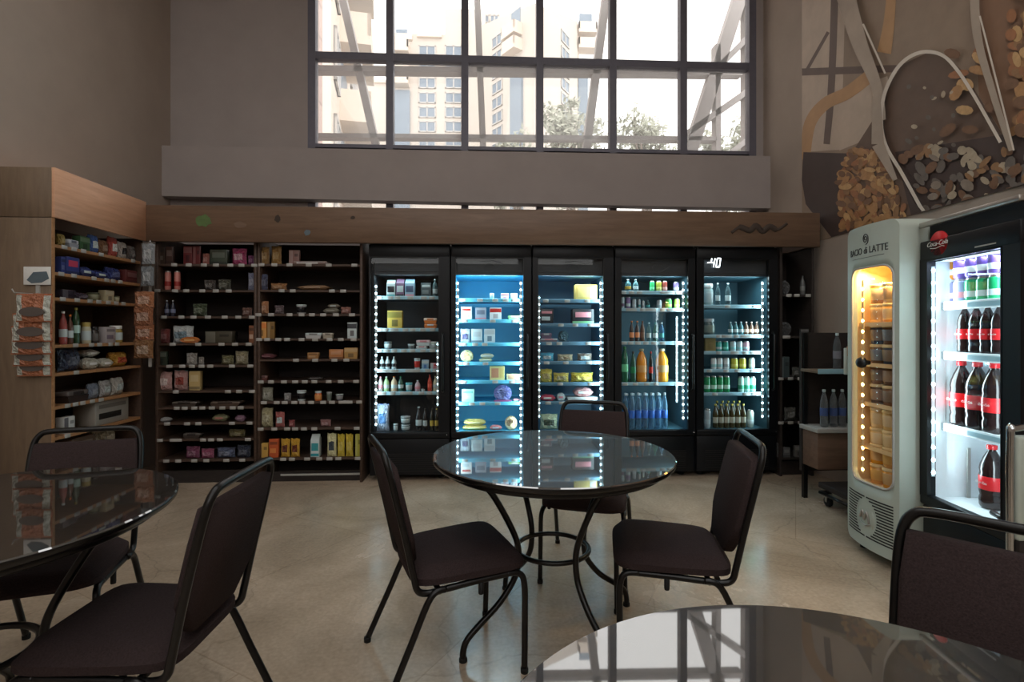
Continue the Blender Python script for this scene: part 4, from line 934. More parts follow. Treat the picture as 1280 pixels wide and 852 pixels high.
row(3, zs[3], 479, T4s[3], .13, [('soda', 'large green soda bottle', 777.5, 787, 434, (30, 100, 66), (120, 210, 150), (50, 140, 80)), ('soda', 'dim dark green soda bottle', 789, 796, 440, (36, 80, 60), (40, 130, 80), DARK), ('soda', 'large orange soda bottle', 797, 811, 437, (214, 132, 40), (206, 150, 90), (190, 170, 130)), ('soda', 'narrow dark cola bottle', 812, 817, 440, (38, 26, 26), RED, RED), ('soda', 'large orange soda bottle', 822, 838, 437, (236, 160, 50), (200, 170, 120), (220, 206, 180))])
xs_ = [(779 + 8.2 * k, 786.5 + 8.2 * k) for k in range(7)]
row(3, ZF0, 536, T4s[4], .11, [('water', 'front-row water bottle', a, b, 491, (130, 180, 210), (60, 110, 200), (200, 220, 230)) for a, b in xs_])
row(3, ZF0, 534, T4s[4], .24, [('water', 'back-row water bottle', a + 2, b + 2, 493, (130, 180, 210), (60, 110, 200), (200, 220, 230)) for a, b in xs_[:6]])
# --- cooler 5
T5s = ['on the %s shelf of the beer cooler' % o for o in ('top', 'second', 'third', 'fourth', 'fifth')] + ['on the floor of the beer cooler']
ys = [386, 423, 443.5, 466, 495]
zs = shelves(4, ys, [[909, 943], [898, (908, 2), 920, (935, 3)], [898, (918, 1.6), 931, (942, 1.5)], [886, 907, 921, 940], [893, 931, (944, 1.6)]], 'liner_teal', 'rail_plastic')
row(4, zs[0], 382, T5s[0], .13, [('jar', 'white-lidded jar', 881.5, 894, 354, (170, 190, 190), LT, WHITE), ('clearbottle', 'clear bottle', 895.5, 901.5, 353, (120, 150, 156), LT, LT), ('clearbottle', 'clear bottle', 908, 915, 353, (120, 150, 156), LT, LT)])
row(4, zs[1], 419, T5s[1], .13, [('jar', 'dim grey jar', 882, 896, 398, (90, 104, 104), (130, 140, 130), SIL)] + [('bottle', ('small teal bottle', 'small brown bottle')[k > 2], 911.5 + 6.6 * k, 917.3 + 6.6 * k, 402, ((60, 110, 116), (96, 70, 56))[k > 2], (LT, (220, 190, 170))[k > 2], (LT, (230, 210, 200))[k > 2]) for k in range(6)])
row(4, zs[2], 440, T5s[2], .13, [('box', 'plain tan box', 881.5, 895, 420, (140, 120, 76), (150, 130, 84), (130, 110, 70)), ('can', 'turquoise can', 896, 903.5, 427, (60, 160, 150), LT), ('can', 'turquoise can', 904.5, 912, 427, (40, 150, 130), (120, 210, 190)), ('can', 'white can', 914, 921.5, 427, LT, (150, 200, 200)), ('can', 'white can', 922.5, 929.5, 427, LT, (150, 200, 200)), ('can', 'pinkish can', 931, 938, 427, (200, 150, 160), LT)])
row(4, zs[3], 462.5, T5s[3], .13, [('can', 'white can', 890, 897, 448, WHITE, (160, 206, 206)), ('can', 'white can', 897.6, 904.6, 448, WHITE, (160, 206, 206)), ('can', 'white can', 906, 913, 448, WHITE, SIL), ('can', 'yellow can', 915.5, 924, 448, (190, 180, 60), (214, 206, 110)), ('can', 'yellow can', 926, 934, 448, (190, 180, 60), (214, 206, 110)), ('can', 'silver can', 938, 945, 448, SIL, LT)])
row(4, zs[4], 491.5, T5s[4], .13, [('can', 'green can', 881.5 + 8.2 * k, 889.2 + 8.2 * k, 471, (40, 150, 90), (190, 226, 206)) for k in range(4)] + [('can', 'tall white-green can', 924.5 + 7.4 * k, 931.5 + 7.4 * k, 472, (170, 214, 200), (60, 160, 120)) for k in range(3)])
row(4, ZF0, 536, T5s[5], .11, [('can', 'silver can', 882, 890, 512, SIL, LT)] + [('bottle', 'yellow-capped bottle in front', 892.5 + 7 * k, 899 + 7 * k, 506, (70, 60, 34), (180, 176, 160), (226, 206, 90)) for k in range(6)] + [('can', 'pale can', 936, 944, 514, (170, 186, 176), LT)])
row(4, ZF0, 533, T5s[5], .22, [('bottle', 'yellow-capped bottle behind', 894.5 + 7 * k, 901 + 7 * k, 502, (70, 60, 34), (180, 176, 160), (226, 206, 90)) for k in range(5)])
U(4).put('can', 'red can behind', T5s[5], 915, 921, 497, 511, .40, (190, 60, 70), PNK, z=ZF0)
U(4).put('can', 'red can behind', T5s[5], 922, 928, 497, 511, .40, (190, 60, 70), PNK, z=ZF0)
# temperature display "-40"
u = U(4); x0, zt = u.at(884.5, 322.5, -.006); x1, zb = u.at(900, 333.5, -.006)
seg = MB(); hh = zt - zb; zm = (zt + zb) / 2; t_ = .0045
def bar(xa, za, xb, zb_):
    d = Vector((xb - xa, 0, zb_ - za)); n_ = Vector((-d.z, 0, d.x)).normalized() * t_; P, Q = Vector((xa, -.0015, za)), Vector((xb, -.0015, zb_))
    seg.add([P - n_, Q - n_, Q + n_, P + n_] + [v + Vector((0, .0015, 0)) for v in (P - n_, Q - n_, Q + n_, P + n_)], [(0, 1, 2, 3), (7, 6, 5, 4), (0, 4, 5, 1), (1, 5, 6, 2), (2, 6, 7, 3), (3, 7, 4, 0)])
wd_ = (x1 - x0); sl = .012
bar(x0, zm, x0 + wd_ * .22, zm)
xa, xb = x0 + wd_ * .30, x0 + wd_ * .56
bar(xa + sl * .6, zt, xa, zm); bar(xa, zm, xb, zm); bar(xb + sl * .6, zt, xb - sl * .6, zb)
xa, xb = x0 + wd_ * .70, x0 + wd_ * .97
bar(xa + sl, zt, xb + sl, zt); bar(xa, zb, xb, zb); bar(xa + sl, zt, xa, zb); bar(xb + sl, zt, xb, zb)
so = seg.build('temperature_display', 'digit_white', FR[4][2])
# swirl logos etched on the two doors with a sign band
for i in (1, 2, 3):
    root, u, dr, a, b = FR[i]; m = MB(); cx = (a + b) / 2 + (.0, .02, .03)[i - 1]
    m.tube(spline([(cx + .05 * math.cos(q), .016, 1.80 + .035 * math.sin(q)) for q in [k * .7 for k in range(8)]] + [(cx + .11, .016, 1.83), (cx + .02, .016, 1.86), (cx - .07, .016, 1.85)], 4), .0022, 5)
    m.box((a + .03, .015, 1.80), (a + .13, .017, 1.806)); m.box((b - .12, .015, 1.81), (b - .04, .017, 1.816)); m.build('door_logo', 'valance', dr)
# ------------------------------------------------------------------ long wooden fascia over the coolers and shelves
YH = 4.33
P0, P1 = atY(190, 258, YH), atY(1025, 265, YH)
zt, zb = 2.278, atY(640, 305, YH).z
fx0, fx1 = -2.752, P1.x
fa = empty('wooden_fascia', (0, YH, 0)); tag(fa, 'long brown wooden fascia board running above the coolers and dark shelves', 'fascia board')
m = MB(); m.box((fx0, 0, zb), (fx1, .045, zt), 0, .002, 1); m.box((fx0, .045, zt - .03), (fx1, .60, zt)); m.box((fx1 - .03, .045, zb), (fx1, .6, zt)); m.build('board', 'fascia_wood', fa)
def sticker(px, py, w_, h_, mat, n=14, jag=.25, name='faded_sticker', seed=1):
    P = atY(px, py, YH); rnd = random.Random(seed); g = MB()
    g.prism([(P.x + w_ / 2 * math.cos(2 * PI * k / n) * (1 + rnd.uniform(-jag, jag)), P.z + h_ / 2 * math.sin(2 * PI * k / n) * (1 + rnd.uniform(-jag, jag))) for k in range(n)], 'y', -.0025, 0)
    return g.build(name, mat, fa)
sticker(255, 276, .12, .10, 'sticker_green', seed=3); sticker(347, 273, .05, .06, 'sticker_dark', seed=4); sticker(384, 291, .05, .05, 'sticker_blue', seed=5); sticker(300, 281, .10, .05, 'fascia_wood', seed=6); sticker(441, 272, .04, .03, 'sticker_dark', seed=7)
g = MB(); rnd = random.Random(5); P = [atY(x, y, YH) for x, y in ((914, 291), (925, 284), (937, 288), (945, 282), (953, 289), (962, 283), (972, 287), (984, 279))]
g.tube(spline([(p.x, -.001, p.z) for p in P], 5), [.028 if 4 < i < 30 else .014 for i in range(36)], 6); 
for i, v in enumerate(g.v): g.v[i] = (v[0], -.003 + (v[1] + .001) * .06, v[2])
g.build('faded_lettering', 'sticker_dark', fa)
# ------------------------------------------------------------------ dark grocery shelves: two bays along the back wall
YR = 4.40
def bay(name, label, px0, px1, ys, tags, plinth_z, bright=None):
    x0, x1 = atY(px0, 414, YR).x, atY(px1, 414, YR).x; xc = (x0 + x1) / 2
    root = empty(name, (xc, YR, 0)); tag(root, label, 'shelving', 'dark grocery shelves'); u = Unit(root, (xc, YR, 0), 0); hw = (x1 - x0) / 2; d_ = .42
    for s in (-1, 1):
        m = MB(); m.box((s * hw - (.022 if s > 0 else 0), 0, 0), (s * hw + (0 if s > 0 else .022), d_, 2.04), 0, .002, 1); m.build('side_panel', 'shelf_wood', root)
    m = MB(); m.box((-hw + .02, d_ - .02, 0), (hw - .02, d_ - .001, 2.04)); m.build('back_panel', 'rack_back', root)
    m = MB(); m.box((-hw + .022, .06, 0), (hw - .022, .08, plinth_z)); m.build('plinth', 'rack_back', root)
    zs = []
    for y, t in zip(ys, tags):
        z = u.at(px0, y - 2, 0)[1]; zs.append(z)
        u.shelf(z, -hw + .022, hw - .022, .002, d_ - .02, 'shelf_wood', None, t)
    return root, u, zs
YL = [331.5, 364, 397, 431, 458.5, 490.5, 511, 530.5, 551, 577]
YRt = [331.5, 364, 394, 425, 451, 478, 504, 537, 575]
TL = [[218, 236, 255, 270, 288, 302, 318], [197, 219, 233, 253, 270, 286], [205, 227, 242, 260, 281, 298, 315], [216, 248, 277, 294, 311], [212, 228, 240, 252, 263, 290, 313], [220, 285, 299, 315], [221, 231, 243, 253, 265, 278, 291, 301], [209, 234, 248, 290, 312], [200, (220, 2), 254, 264, 275, 310], [208, 223, 243, 258, 283, 303]]
TR = [[327, 343, 362, 386, 411, 443], [352, 366, 415, 429], [323, 339, 362, 377, 390, 404, 420, 440], [324, 334, 348, 359, 377, 394, 412, 426, 442], [370, 394, 418, 433], [326, 339, 355, 369, 381, 393, 411, 426, 445], [330, 346, 356, 368, 378, 389, 404, 415, (432, 2.4), 449], [326, 343, 359, 369, 380, 393, 422, 446], [337, 354, 365, 384, 399, 412, 423, 447]]
bl, ul_, zl = bay('grocery_shelving', 'dark wooden grocery shelving of ten shelves between corner cabinet and its twin bay', 194, 320.5, YL, TL, .10)
brt, ur_, zr = bay('grocery_shelving', 'dark wooden grocery shelving of nine shelves beside the carton cooler', 321.5, 453, YRt, TR, .08)
m = MB(); a, z_ = ur_.at(350, 589, .02); b, _ = ur_.at(450, 589, .02); m.box((a, .03, .055), (b, .036, .07)); m.build('kick_rail', 'tag_grey', brt)
OR = ['top', 'second', 'third', 'fourth', 'fifth', 'sixth', 'seventh', 'eighth', 'ninth', 'tenth']
def srow(u, zs, r, unit, items, y=.03):
    where = f'on the {OR[r]} shelf of the {unit}'
    for it in items:
        kind, look, x0, x1, hpx, col = it[:6]; c2 = it[6] if len(it) > 6 else mix(col, WHITE, .2); c3 = it[7] if len(it) > 7 else mix(col, DARK, .35)
        yy = it[8] if len(it) > 8 else y
        u.put(kind, look, where, x0, x1, 400 - hpx, 400, yy, col, c2, c3, z=zs[r])
A = lambda r, items, y=.03: srow(ul_, zl, r, 'ten-shelf grocery bay', items, y)
B = lambda r, items, y=.03: srow(ur_, zr, r, 'nine-shelf grocery bay', items, y)
MAR, OLV, TAN_, DGR = (96, 40, 42), (104, 100, 70), (176, 140, 92), (60, 70, 60)
A(0, [('box', 'dark olive box', 197, 206, 21, (60, 48, 40)), ('box', 'dark brown box', 207, 216, 22, (70, 50, 44)), ('box', 'maroon box', 229, 240, 23, MAR), ('box', 'maroon box', 241, 250, 23, MAR), ('bag', 'rosy small bag', 252, 261, 14, (160, 100, 90)), ('box', 'dark green box', 262, 284, 19, DGR), ('bag', 'magenta bag', 288, 307, 21, (170, 70, 110), (200, 160, 170)), ('bag', 'plum bag', 309, 317, 12, (110, 60, 96))])
A(1, [('can', 'red-white tube', 204, 211.5, 24, (190, 120, 110), (150, 50, 46)), ('can', 'red-white tube', 216, 223.5, 24, (190, 120, 110), (150, 50, 46)), ('bag', 'dim grey bag', 253, 268, 13, (70, 64, 60)), ('bag', 'dim olive bag', 270, 287, 14, (76, 76, 64)), ('bag', 'grey-blue bag', 309, 319, 22, (120, 124, 146), (150, 154, 170))])
A(2, [('bottle', 'dark blue bottle', 204, 210, 20, (44, 46, 60), (110, 116, 140), SIL), ('bottle', 'dark blue bottle', 211.5, 217.5, 20, (44, 46, 60), (110, 116, 140), SIL), ('bag', 'dark green bag', 238, 257, 16, (70, 80, 60)), ('bag', 'brown bag', 301, 314, 11, (110, 80, 70))])
A(3, [('bag', 'dark red bag', 198, 211, 18, (120, 60, 60)), ('bag', 'white and grey bag', 212, 239, 22, (190, 196, 196), (120, 140, 150)), ('box', 'long dim box', 256, 290, 15, (72, 68, 56)), ('box', 'orange-edged box', 311, 318, 22, (130, 84, 60), (190, 160, 140))])
U_ = ul_
U_.put('flatpack', 'orange packet lying in front', 'on the fourth shelf of the ten-shelf grocery bay', 224, 250, 392, 400, .006, (200, 120, 60), (220, 170, 110), z=zl[3], dep=.02)
A(4, [('box', 'dark green carton', 196, 208, 17, (56, 66, 56)), ('bag', 'grey crumpled bag', 231, 245, 15, (150, 146, 140)), ('bag', 'small grey bag', 247, 254, 10, (130, 126, 120)), ('bag', 'olive bag', 275, 291, 12, OLV), ('bag', 'beige folded bag', 292, 309, 17, (140, 132, 106))])
A(5, [('bag', 'pink and white bag', 195, 213, 23, (190, 150, 146), (220, 200, 196)), ('bag', 'red and white bag', 215, 233, 25, (180, 140, 136), (150, 70, 60), TEAL), ('box', 'tan carton', 236, 250, 24, (184, 160, 110))])
A(6, [('tray', 'low dark tray', 214, 246, 6, (70, 60, 54)), ('tray', 'low brown tray', 262, 300, 6, (80, 64, 54))])
A(7, [('flatpack', 'grey flat packet', 199, 213, 6, (150, 150, 150)), ('flatpack', 'green and pink packet', 264, 284, 9, (130, 130, 100), (180, 120, 110)), ('flatpack', 'mauve packet', 293, 306, 8, (130, 100, 120))])
A(8, [('bag', 'olive lying bag', 283, 305, 10, (96, 88, 56)), ('tray', 'dark low tray', 228, 250, 6, (64, 56, 52))])
A(9, [('bag', 'purple-pink bag', 230, 248, 15, (120, 66, 92)), ('bag', 'pink bag', 249, 266, 12, (150, 80, 106)), ('bag', 'blue-grey bag', 268, 292, 13, (88, 96, 120)), ('bag', 'dark blue bag', 294, 312, 16, (50, 56, 72))])
B(0, [('bag', 'tan bag', 324, 336, 22, (150, 116, 70)), ('bag', 'brown-yellow bag', 338, 351, 23, (160, 124, 70)), ('box', 'mauve box', 361, 374, 18, (130, 96, 90)), ('box', 'low mauve box', 366, 408, 4, (140, 118, 112), None or WHITE, GREY, .012)])
B(1, [('bag', 'dark grey bag', 324, 334, 20, (70, 74, 96)), ('bag', 'tan lying bag', 336, 357, 9, (160, 116, 76)), ('flatpack', 'long brown packet', 370, 412, 7, (140, 108, 76))])
B(2, [('bag', 'orange-tan bag', 324, 335, 16, (170, 120, 86)), ('bag', 'dim mauve bag', 342, 354, 11, (100, 86, 90)), ('tub', 'white and dark tub', 368, 381, 12, (150, 150, 150), DARK, LT), ('flatpack', 'grey-green packet', 403, 424, 8, (120, 116, 104)), ('bag', 'reddish bag', 425, 438, 9, (150, 106, 96))])
ur_.put('flatpack', 'grey packet on a grey-green packet', 'on the third shelf of the nine-shelf grocery bay', 409, 424, 387, 392, .03, (130, 124, 112), LT, z=zr[2] + .052)
B(3, [('box', 'orange-tan box', 320, 333, 21, (206, 150, 84), (214, 130, 70)), ('box', 'dark tan box', 334, 343, 21, (130, 100, 56)), ('tray', 'white tray', 381, 402, 7, (190, 190, 190), LT), ('tray', 'grey-tan tray', 403, 416, 7, (160, 152, 136)), ('box', 'white box with dark print', 434, 446, 20, LT, (70, 74, 80), (110, 110, 114))])
B(4, [('flatpack', 'long maroon packet', 322, 344, 7, (96, 50, 56)), ('box', 'small tan box', 384, 398, 8, (160, 116, 70)), ('box', 'orange box', 411, 429, 12, (180, 120, 76)), ('box', 'tan carton', 430, 447, 14, (176, 138, 84))])
B(5, [('flatpack', 'low dark packet', 383, 404, 4, (70, 66, 64)), ('tray', 'low reddish tray', 322, 334, 6, (96, 60, 56))])
B(6, [('bag', 'pale round bag', 326, 340, 17, (150, 150, 136)), ('bag', 'grey small bag', 354, 363, 10, (140, 140, 140)), ('tub', 'white tub with black band', 369, 381, 13, LT, DARK, LT), ('jar', 'orange jar', 392, 401, 12, (200, 110, 60), (214, 150, 90), LT), ('cup', 'grey-green cup', 407, 414, 11, (120, 130, 120), (100, 110, 104), GREY), ('tub', 'dark low tub', 418, 428, 8, (84, 84, 96), GREY, LT)])
B(7, [('bag', 'beige tall bag', 324, 340, 24, (170, 164, 130)), ('bag', 'white and red bag', 343, 355, 19, (170, 100, 96), LT), ('bag', 'small red bag', 360, 368, 9, (150, 80, 80)), ('bag', 'pinkish bag', 399, 413, 9, (150, 110, 110))])
B(8, [('box', 'tan box', 323, 335, 18, (190, 150, 76)), ('box', 'red-orange box', 336, 348, 23, (190, 90, 50), (214, 130, 70)), ('bag', 'yellow-brown pack', 350, 361.5, 23, (210, 164, 60), (110, 56, 40)), ('bag', 'yellow-brown pack', 362.5, 374, 23, (210, 164, 60), (110, 56, 40)), ('carton', 'white and teal carton', 388, 399, 28, (200, 214, 216), (60, 150, 160), (60, 150, 160)), ('bag', 'white and yellow bag', 408, 420, 29, (220, 216, 170), (70, 80, 90)), ('bag', 'yellow bag', 421, 430.5, 28, (214, 190, 70)), ('bag', 'yellow bag', 431.5, 441, 28, (214, 190, 70)), ('box', 'yellow-green box', 444, 451, 28, (170, 166, 70))])
# ------------------------------------------------------------------ corner cabinet on the side wall (front plane faces +x)
XC = -2.75; yc0, yc1 = 3.44, 4.32
rotc = PI / 2                                     # local x runs from near to far, local y runs into the cabinet (-x)
cab = empty('corner_cabinet', (XC, (yc0 + yc1) / 2, 0), rotc); tag(cab, 'wooden corner cabinet with open grocery shelves and a window-lit wood fascia', 'cabinet')
uc_ = Unit(cab, (XC, (yc0 + yc1) / 2, 0), rotc); hw = (yc1 - yc0) / 2; d_ = .39
zf = 1.985
m = MB(); m.box((-hw, .0, 0), (-hw + .022, d_, zf - .004), 0, .001, 1); m.build('end_panel', 'panel_wood', cab)
m = MB(); m.box((-hw, .0, zf), (-hw + .022, d_, 2.30), 0, .001, 1); m.build('end_panel', 'panel_wood', cab)
m = MB(); m.box((hw - .022, .0, 0), (hw, d_, 2.0)); m.build('side_panel', 'shelf_wood', cab)
m = MB(); m.box((-hw + .022, d_ - .02, 0), (hw - .022, d_ - .001, 2.0)); m.build('back_panel', 'shelf_wood', cab)
m = MB(); m.box((-hw, -.022, zf), (hw + .008, -.001, 2.30), 0, .001, 1); m.build('fascia', 'fascia_wood_lit', cab)
m = MB(); m.box((-hw + .001, -.001, 2.28), (hw, d_, 2.30)); m.build('top_board', 'fascia_wood_lit', cab)
m = MB(); m.box((-hw, -.006, 0), (-hw + .02, -.0005, zf)); m.build('edge_strip', 'shelf_light', cab)
zc_ = [H + (HY - y) / F * 3.296 for y in (304, 339, 371, 431, 467, 509, 548, 585)]
ctags = [[80, 92, 104, 126, 166], [76, 92, 117, 133, 141, 150], [78, 96, 112, 123, 135, 145, 154], [94, 114, 124, 138, 146], [95], [84, 94, 103, 115, 126], [84], [90]]
for z, t in zip(zc_, ctags): uc_.shelf(z, -hw + .022, hw - .022, .004, d_ - .02, 'shelf_light', None, t, th=.02)
def crow(r, items, y=.03):
    where = f'on the {OR[r]} shelf of the corner cabinet'
    for it in items:
        kind, look, x0, x1, hh, col = it[:6]; c2 = it[6] if len(it) > 6 else mix(col, WHITE, .2); c3 = it[7] if len(it) > 7 else mix(col, DARK, .35)
        a, b = uc_.at(x0, 414, y)[0], uc_.at(x1, 414, y)[0]; w_ = abs(b - a)
        d = min(w_, .11) if kind in ('can', 'bottle', 'soda', 'jar', 'tub', 'clearbottle', 'cup') else min(.16, max(.05, w_ * .6))
        goods(kind, look, where, uc_.world((a + b) / 2, y + d / 2, zc_[r]), rotc, (w_ * .95, d, hh), col, c2, c3, None, (x0 + x1) / 2)
BL = (58, 70, 130)
crow(0, [('bag', 'yellowish bag', 76, 84, .085, (150, 130, 70)), ('tray', 'grey tray', 86, 99, .06, (150, 156, 166), (190, 196, 204)), ('box', 'dark green box', 100, 113, .10, (60, 90, 60)), ('bag', 'blue crinkled bag', 114, 126, .13, (70, 100, 160), LT), ('bag', 'brown bag', 127, 138, .11, (130, 96, 70)), ('bag', 'red and white bag', 139, 150, .15, (190, 90, 80), WHITE), ('bag', 'white and black bag', 151, 161, .13, (200, 196, 190), DARK), ('bag', 'dim grey bag', 162, 172, .12, (110, 106, 104))])
uc_.put
crow(1, [('box', 'dark blue box', 76.5, 82, .11, BL), ('box', 'blue box with red mark', 83, 100, .12, BL, (190, 70, 100)), ('flatpack', 'blue and white packet', 101, 119, .07, BL, LT), ('flatpack', 'blue and silver packet', 120, 137, .06, BL, LT), ('bag', 'blue bag', 138, 155, .10, BL), ('box', 'maroon box', 157, 173, .10, (100, 50, 50))])
crow(2, [('box', 'cream box', 132, 143, .085, (176, 166, 136)), ('box', 'low dark box', 78, 96, .06, (50, 44, 54)), ('tub', 'olive tub', 118, 128, .06, (110, 110, 80)), ('tub', 'pale tub', 146, 152, .05, (150, 150, 120)), ('bag', 'dark purple bag', 98, 114, .05, (66, 54, 70))])
crow(3, [('bottle', 'red-topped white bottle', 80, 87, .22, (160, 80, 76), LT, WHITE), ('bottle', 'brown bottle', 88.5, 94, .20, (90, 60, 48), LT, ORG), ('soda', 'green glass bottle', 96, 103, .25, (40, 70, 44), (170, 200, 190), (150, 140, 60)), ('jar', 'cream jar', 109, 117, .15, (190, 186, 160), LT, (180, 160, 90)), ('jar', 'dark jar', 119, 127, .12, (60, 56, 54), (90, 86, 84), DARK), ('box', 'white and mauve box', 132, 145, .12, (170, 164, 166), (120, 110, 124)), ('jar', 'yellow jar', 147, 157, .13, (160, 140, 80), LT, WHITE)])
crow(4, [('bag', 'large dark blue bag', 81, 106, .15, (56, 64, 84)), ('flatpack', 'white flour packet', 108, 126, .08, (206, 204, 190), WHITE), ('flatpack', 'white flour packet', 127, 143, .07, (206, 204, 190), WHITE), ('bag', 'yellow-orange bag', 144, 164, .11, (186, 140, 60), (190, 90, 60))])
p_ = uc_.at(118, 414, .05)[0]; goods('flatpack', 'white box-shaped packet on flour packets', 'on the fifth shelf of the corner cabinet', uc_.world(p_, .10, zc_[4] + .088), rotc, (.12, .10, .05), (210, 210, 204), WHITE)
crow(5, [('tray', 'dark low tray', 84, 112, .08, (60, 50, 48)), ('bag', 'grey-blue bag', 114, 127, .11, (120, 130, 146)), ('bag', 'white bag with oval', 129, 142, .12, (170, 170, 170), LT), ('bag', 'white and silver bag', 144, 158, .13, (190, 190, 184), LT)])
crow(6, [('box', 'white card box', 80, 94, .11, (200, 204, 204), (110, 110, 116)), ('box', 'white pack with dark window', 118, 162, .17, (150, 148, 142), (40, 38, 36), (110, 106, 100))])
crow(7, [('box', 'dim brown box', 90, 120, .14, (90, 74, 62)), ('bag', 'dim beige bag', 125, 150, .15, (130, 120, 100))])
# ------------------------------------------------------------------ snack packets hanging on the cabinet's end panel
YE = yc0
def hang_pack(px, py, w_, h_, col, y, label, rotz=0, name='snack_packet', tray=True, x0=None, cat='packet', group='snack packets on the hook strip'):
    P = atY(px, py, y); r = part(name, pil(int(px) % 4, 'p_film'), None, col); r.location = (P.x, y, P.z - h_); r.scale = (w_, .035, h_); r.rotation_euler.z = rotz
    tag(r, label, cat, group)
    part('clear_corner', pil(int(px) % 4, 'p_film', (-.47, -.30, .05, .95)), r, (196, 200, 190)); part('clear_corner', pil(int(px) % 4, 'p_film', (.30, .47, .05, .95)), r, (196, 200, 190))
    if tray:
        def oval():
            g = MB(); g.prism([(.34 * math.cos(2 * PI * k / 24), .36 + .17 * math.sin(2 * PI * k / 24)) for k in range(24)], 'y', -.60, -.57); return g.mesh('dark_oval', 'p_gloss')
        part('dark_oval', cached('oval', oval), r, (92, 84, 80))
    part('seal_strip', cached('seal', None), r, (210, 120, 84)); return r
words_ = ['top packet, orange with silver corners, hanging from the strip on the cabinet end panel', 'second packet down, orange with dark oval, on the cabinet end panel strip', 'third packet down, orange with dark oval, on the cabinet end panel strip',
          'fourth packet down, orange with dark oval, on the cabinet end panel strip', 'lowest packet with pale shiny oval on the cabinet end panel strip']
tilt = 0
for i, (px, py, w_) in enumerate(((43, 367, 43), (41, 392, 47), (40, 408, 49), (41, 423, 47), (43, 436, 43))):
    hang_pack(px, py, w_ / F * 3.28, 34 / F * 3.28, (178, 112, 80), YE - .03 - .03 * (4 - i), words_[i])
hc = atY(46, 346, YE - .012); hk = empty('hook_strip', (hc.x, YE, hc.z)); tag(hk, 'pale header card with hook strip on the wooden end panel, above the snack packets', 'hook strip')
m = MB(); m.box((-.082, -.012, -.05), (.082, -.006, .065), 0, .003); m.build('header_card', 'paper_white', hk)
m = MB(); m.prism([(-.06, -.02), (-.02, .03), (.06, .035), (.075, -.01), (.03, -.035), (-.03, -.04)], 'y', -.0145, -.012); m.build('card_print', 'sticker_blue', hk)
m = MB(); m.box((-.012, -.006, -.62), (.012, 0, .05)); m.tube([(0, 0, -.11), (0, -.17, -.11), (0, -.185, -.09)], .004, 6); m.build('strip', 'tag_grey', hk)
# clip strip with packets at the cabinet's far corner
YK, XK = 4.20, -2.66
cs = empty('clip_strip', (XK + .01, YK + .05, 0)); tag(cs, 'narrow clip strip hanging at the inner corner between cabinet and dark shelves', 'clip strip')
m = MB(); m.box((-.012, 0, .98), (.012, .006, 1.96)); m.build('strip', 'tag_grey', cs)
m = MB(); m.tube([(0, .003, 1.95), (0, .003, 1.985)], .004, 6); m.build('hook', 'chrome', cs)
for i, (py, hh, col, lab) in enumerate(((304, .16, (150, 156, 160), 'upper grey packet on the clip strip at the inner corner'), (333, .15, (130, 136, 140), 'lower grey packet on the clip strip at the inner corner'),
        (364, .13, (176, 118, 84), 'brown packet just under the grey ones on the corner clip strip'), (384, .14, (150, 96, 66), 'second brown packet down on the corner clip strip'), (405, .13, (160, 104, 74), 'third brown packet down on the corner clip strip'), (425, .14, (140, 100, 66), 'lowest brown packet on the corner clip strip'))):
    z = H + (HY - py) / F * 4.05; r = part('snack_packet', pil(i % 4, 'p_film'), None, col); w_ = .10 if i < 2 else .15
    r.location = (XK + (.03 if i < 2 else 0), YK - .012 * (i % 2), z - hh); r.scale = (w_, .03, hh); tag(r, lab, 'packet', 'packets on the corner clip strip')
    part('label', pil(i % 4, 'p_film', (-.3, .3, .25, .7)), r, mix(col, WHITE, .35)); part('seal_strip', cached('seal', None), r, mix(col, DARK, .3))
# ------------------------------------------------------------------ dim shelf unit right of the beer cooler
x0, x1 = XE[5] + .015, fx1 - .01; xc = (x0 + x1) / 2; hw = (x1 - x0) / 2
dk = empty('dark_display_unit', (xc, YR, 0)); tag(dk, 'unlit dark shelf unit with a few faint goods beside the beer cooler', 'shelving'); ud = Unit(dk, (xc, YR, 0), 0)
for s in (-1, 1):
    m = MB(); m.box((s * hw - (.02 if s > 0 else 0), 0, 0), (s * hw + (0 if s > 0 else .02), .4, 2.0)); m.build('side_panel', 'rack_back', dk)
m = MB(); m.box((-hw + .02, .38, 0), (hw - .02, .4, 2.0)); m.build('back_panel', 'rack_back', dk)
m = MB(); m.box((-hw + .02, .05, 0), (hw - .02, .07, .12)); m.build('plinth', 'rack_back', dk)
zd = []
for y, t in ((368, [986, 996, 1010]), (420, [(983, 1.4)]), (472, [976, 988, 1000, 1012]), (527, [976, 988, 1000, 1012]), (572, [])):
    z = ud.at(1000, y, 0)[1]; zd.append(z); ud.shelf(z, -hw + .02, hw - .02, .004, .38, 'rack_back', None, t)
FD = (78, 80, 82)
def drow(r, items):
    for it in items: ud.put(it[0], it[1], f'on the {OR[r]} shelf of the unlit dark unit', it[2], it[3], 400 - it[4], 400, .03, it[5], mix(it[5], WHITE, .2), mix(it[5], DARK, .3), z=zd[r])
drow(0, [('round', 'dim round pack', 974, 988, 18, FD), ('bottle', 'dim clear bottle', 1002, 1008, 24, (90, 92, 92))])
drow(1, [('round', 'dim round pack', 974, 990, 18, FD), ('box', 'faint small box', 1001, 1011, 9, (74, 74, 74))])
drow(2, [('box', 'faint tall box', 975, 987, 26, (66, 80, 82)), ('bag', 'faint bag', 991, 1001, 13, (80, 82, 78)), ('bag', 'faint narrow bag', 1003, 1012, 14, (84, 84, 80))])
drow(3, [('bag', 'faint square bag', 982, 997, 17, (88, 90, 86)), ('cup', 'faint cup', 1001, 1008, 12, (84, 84, 80))])
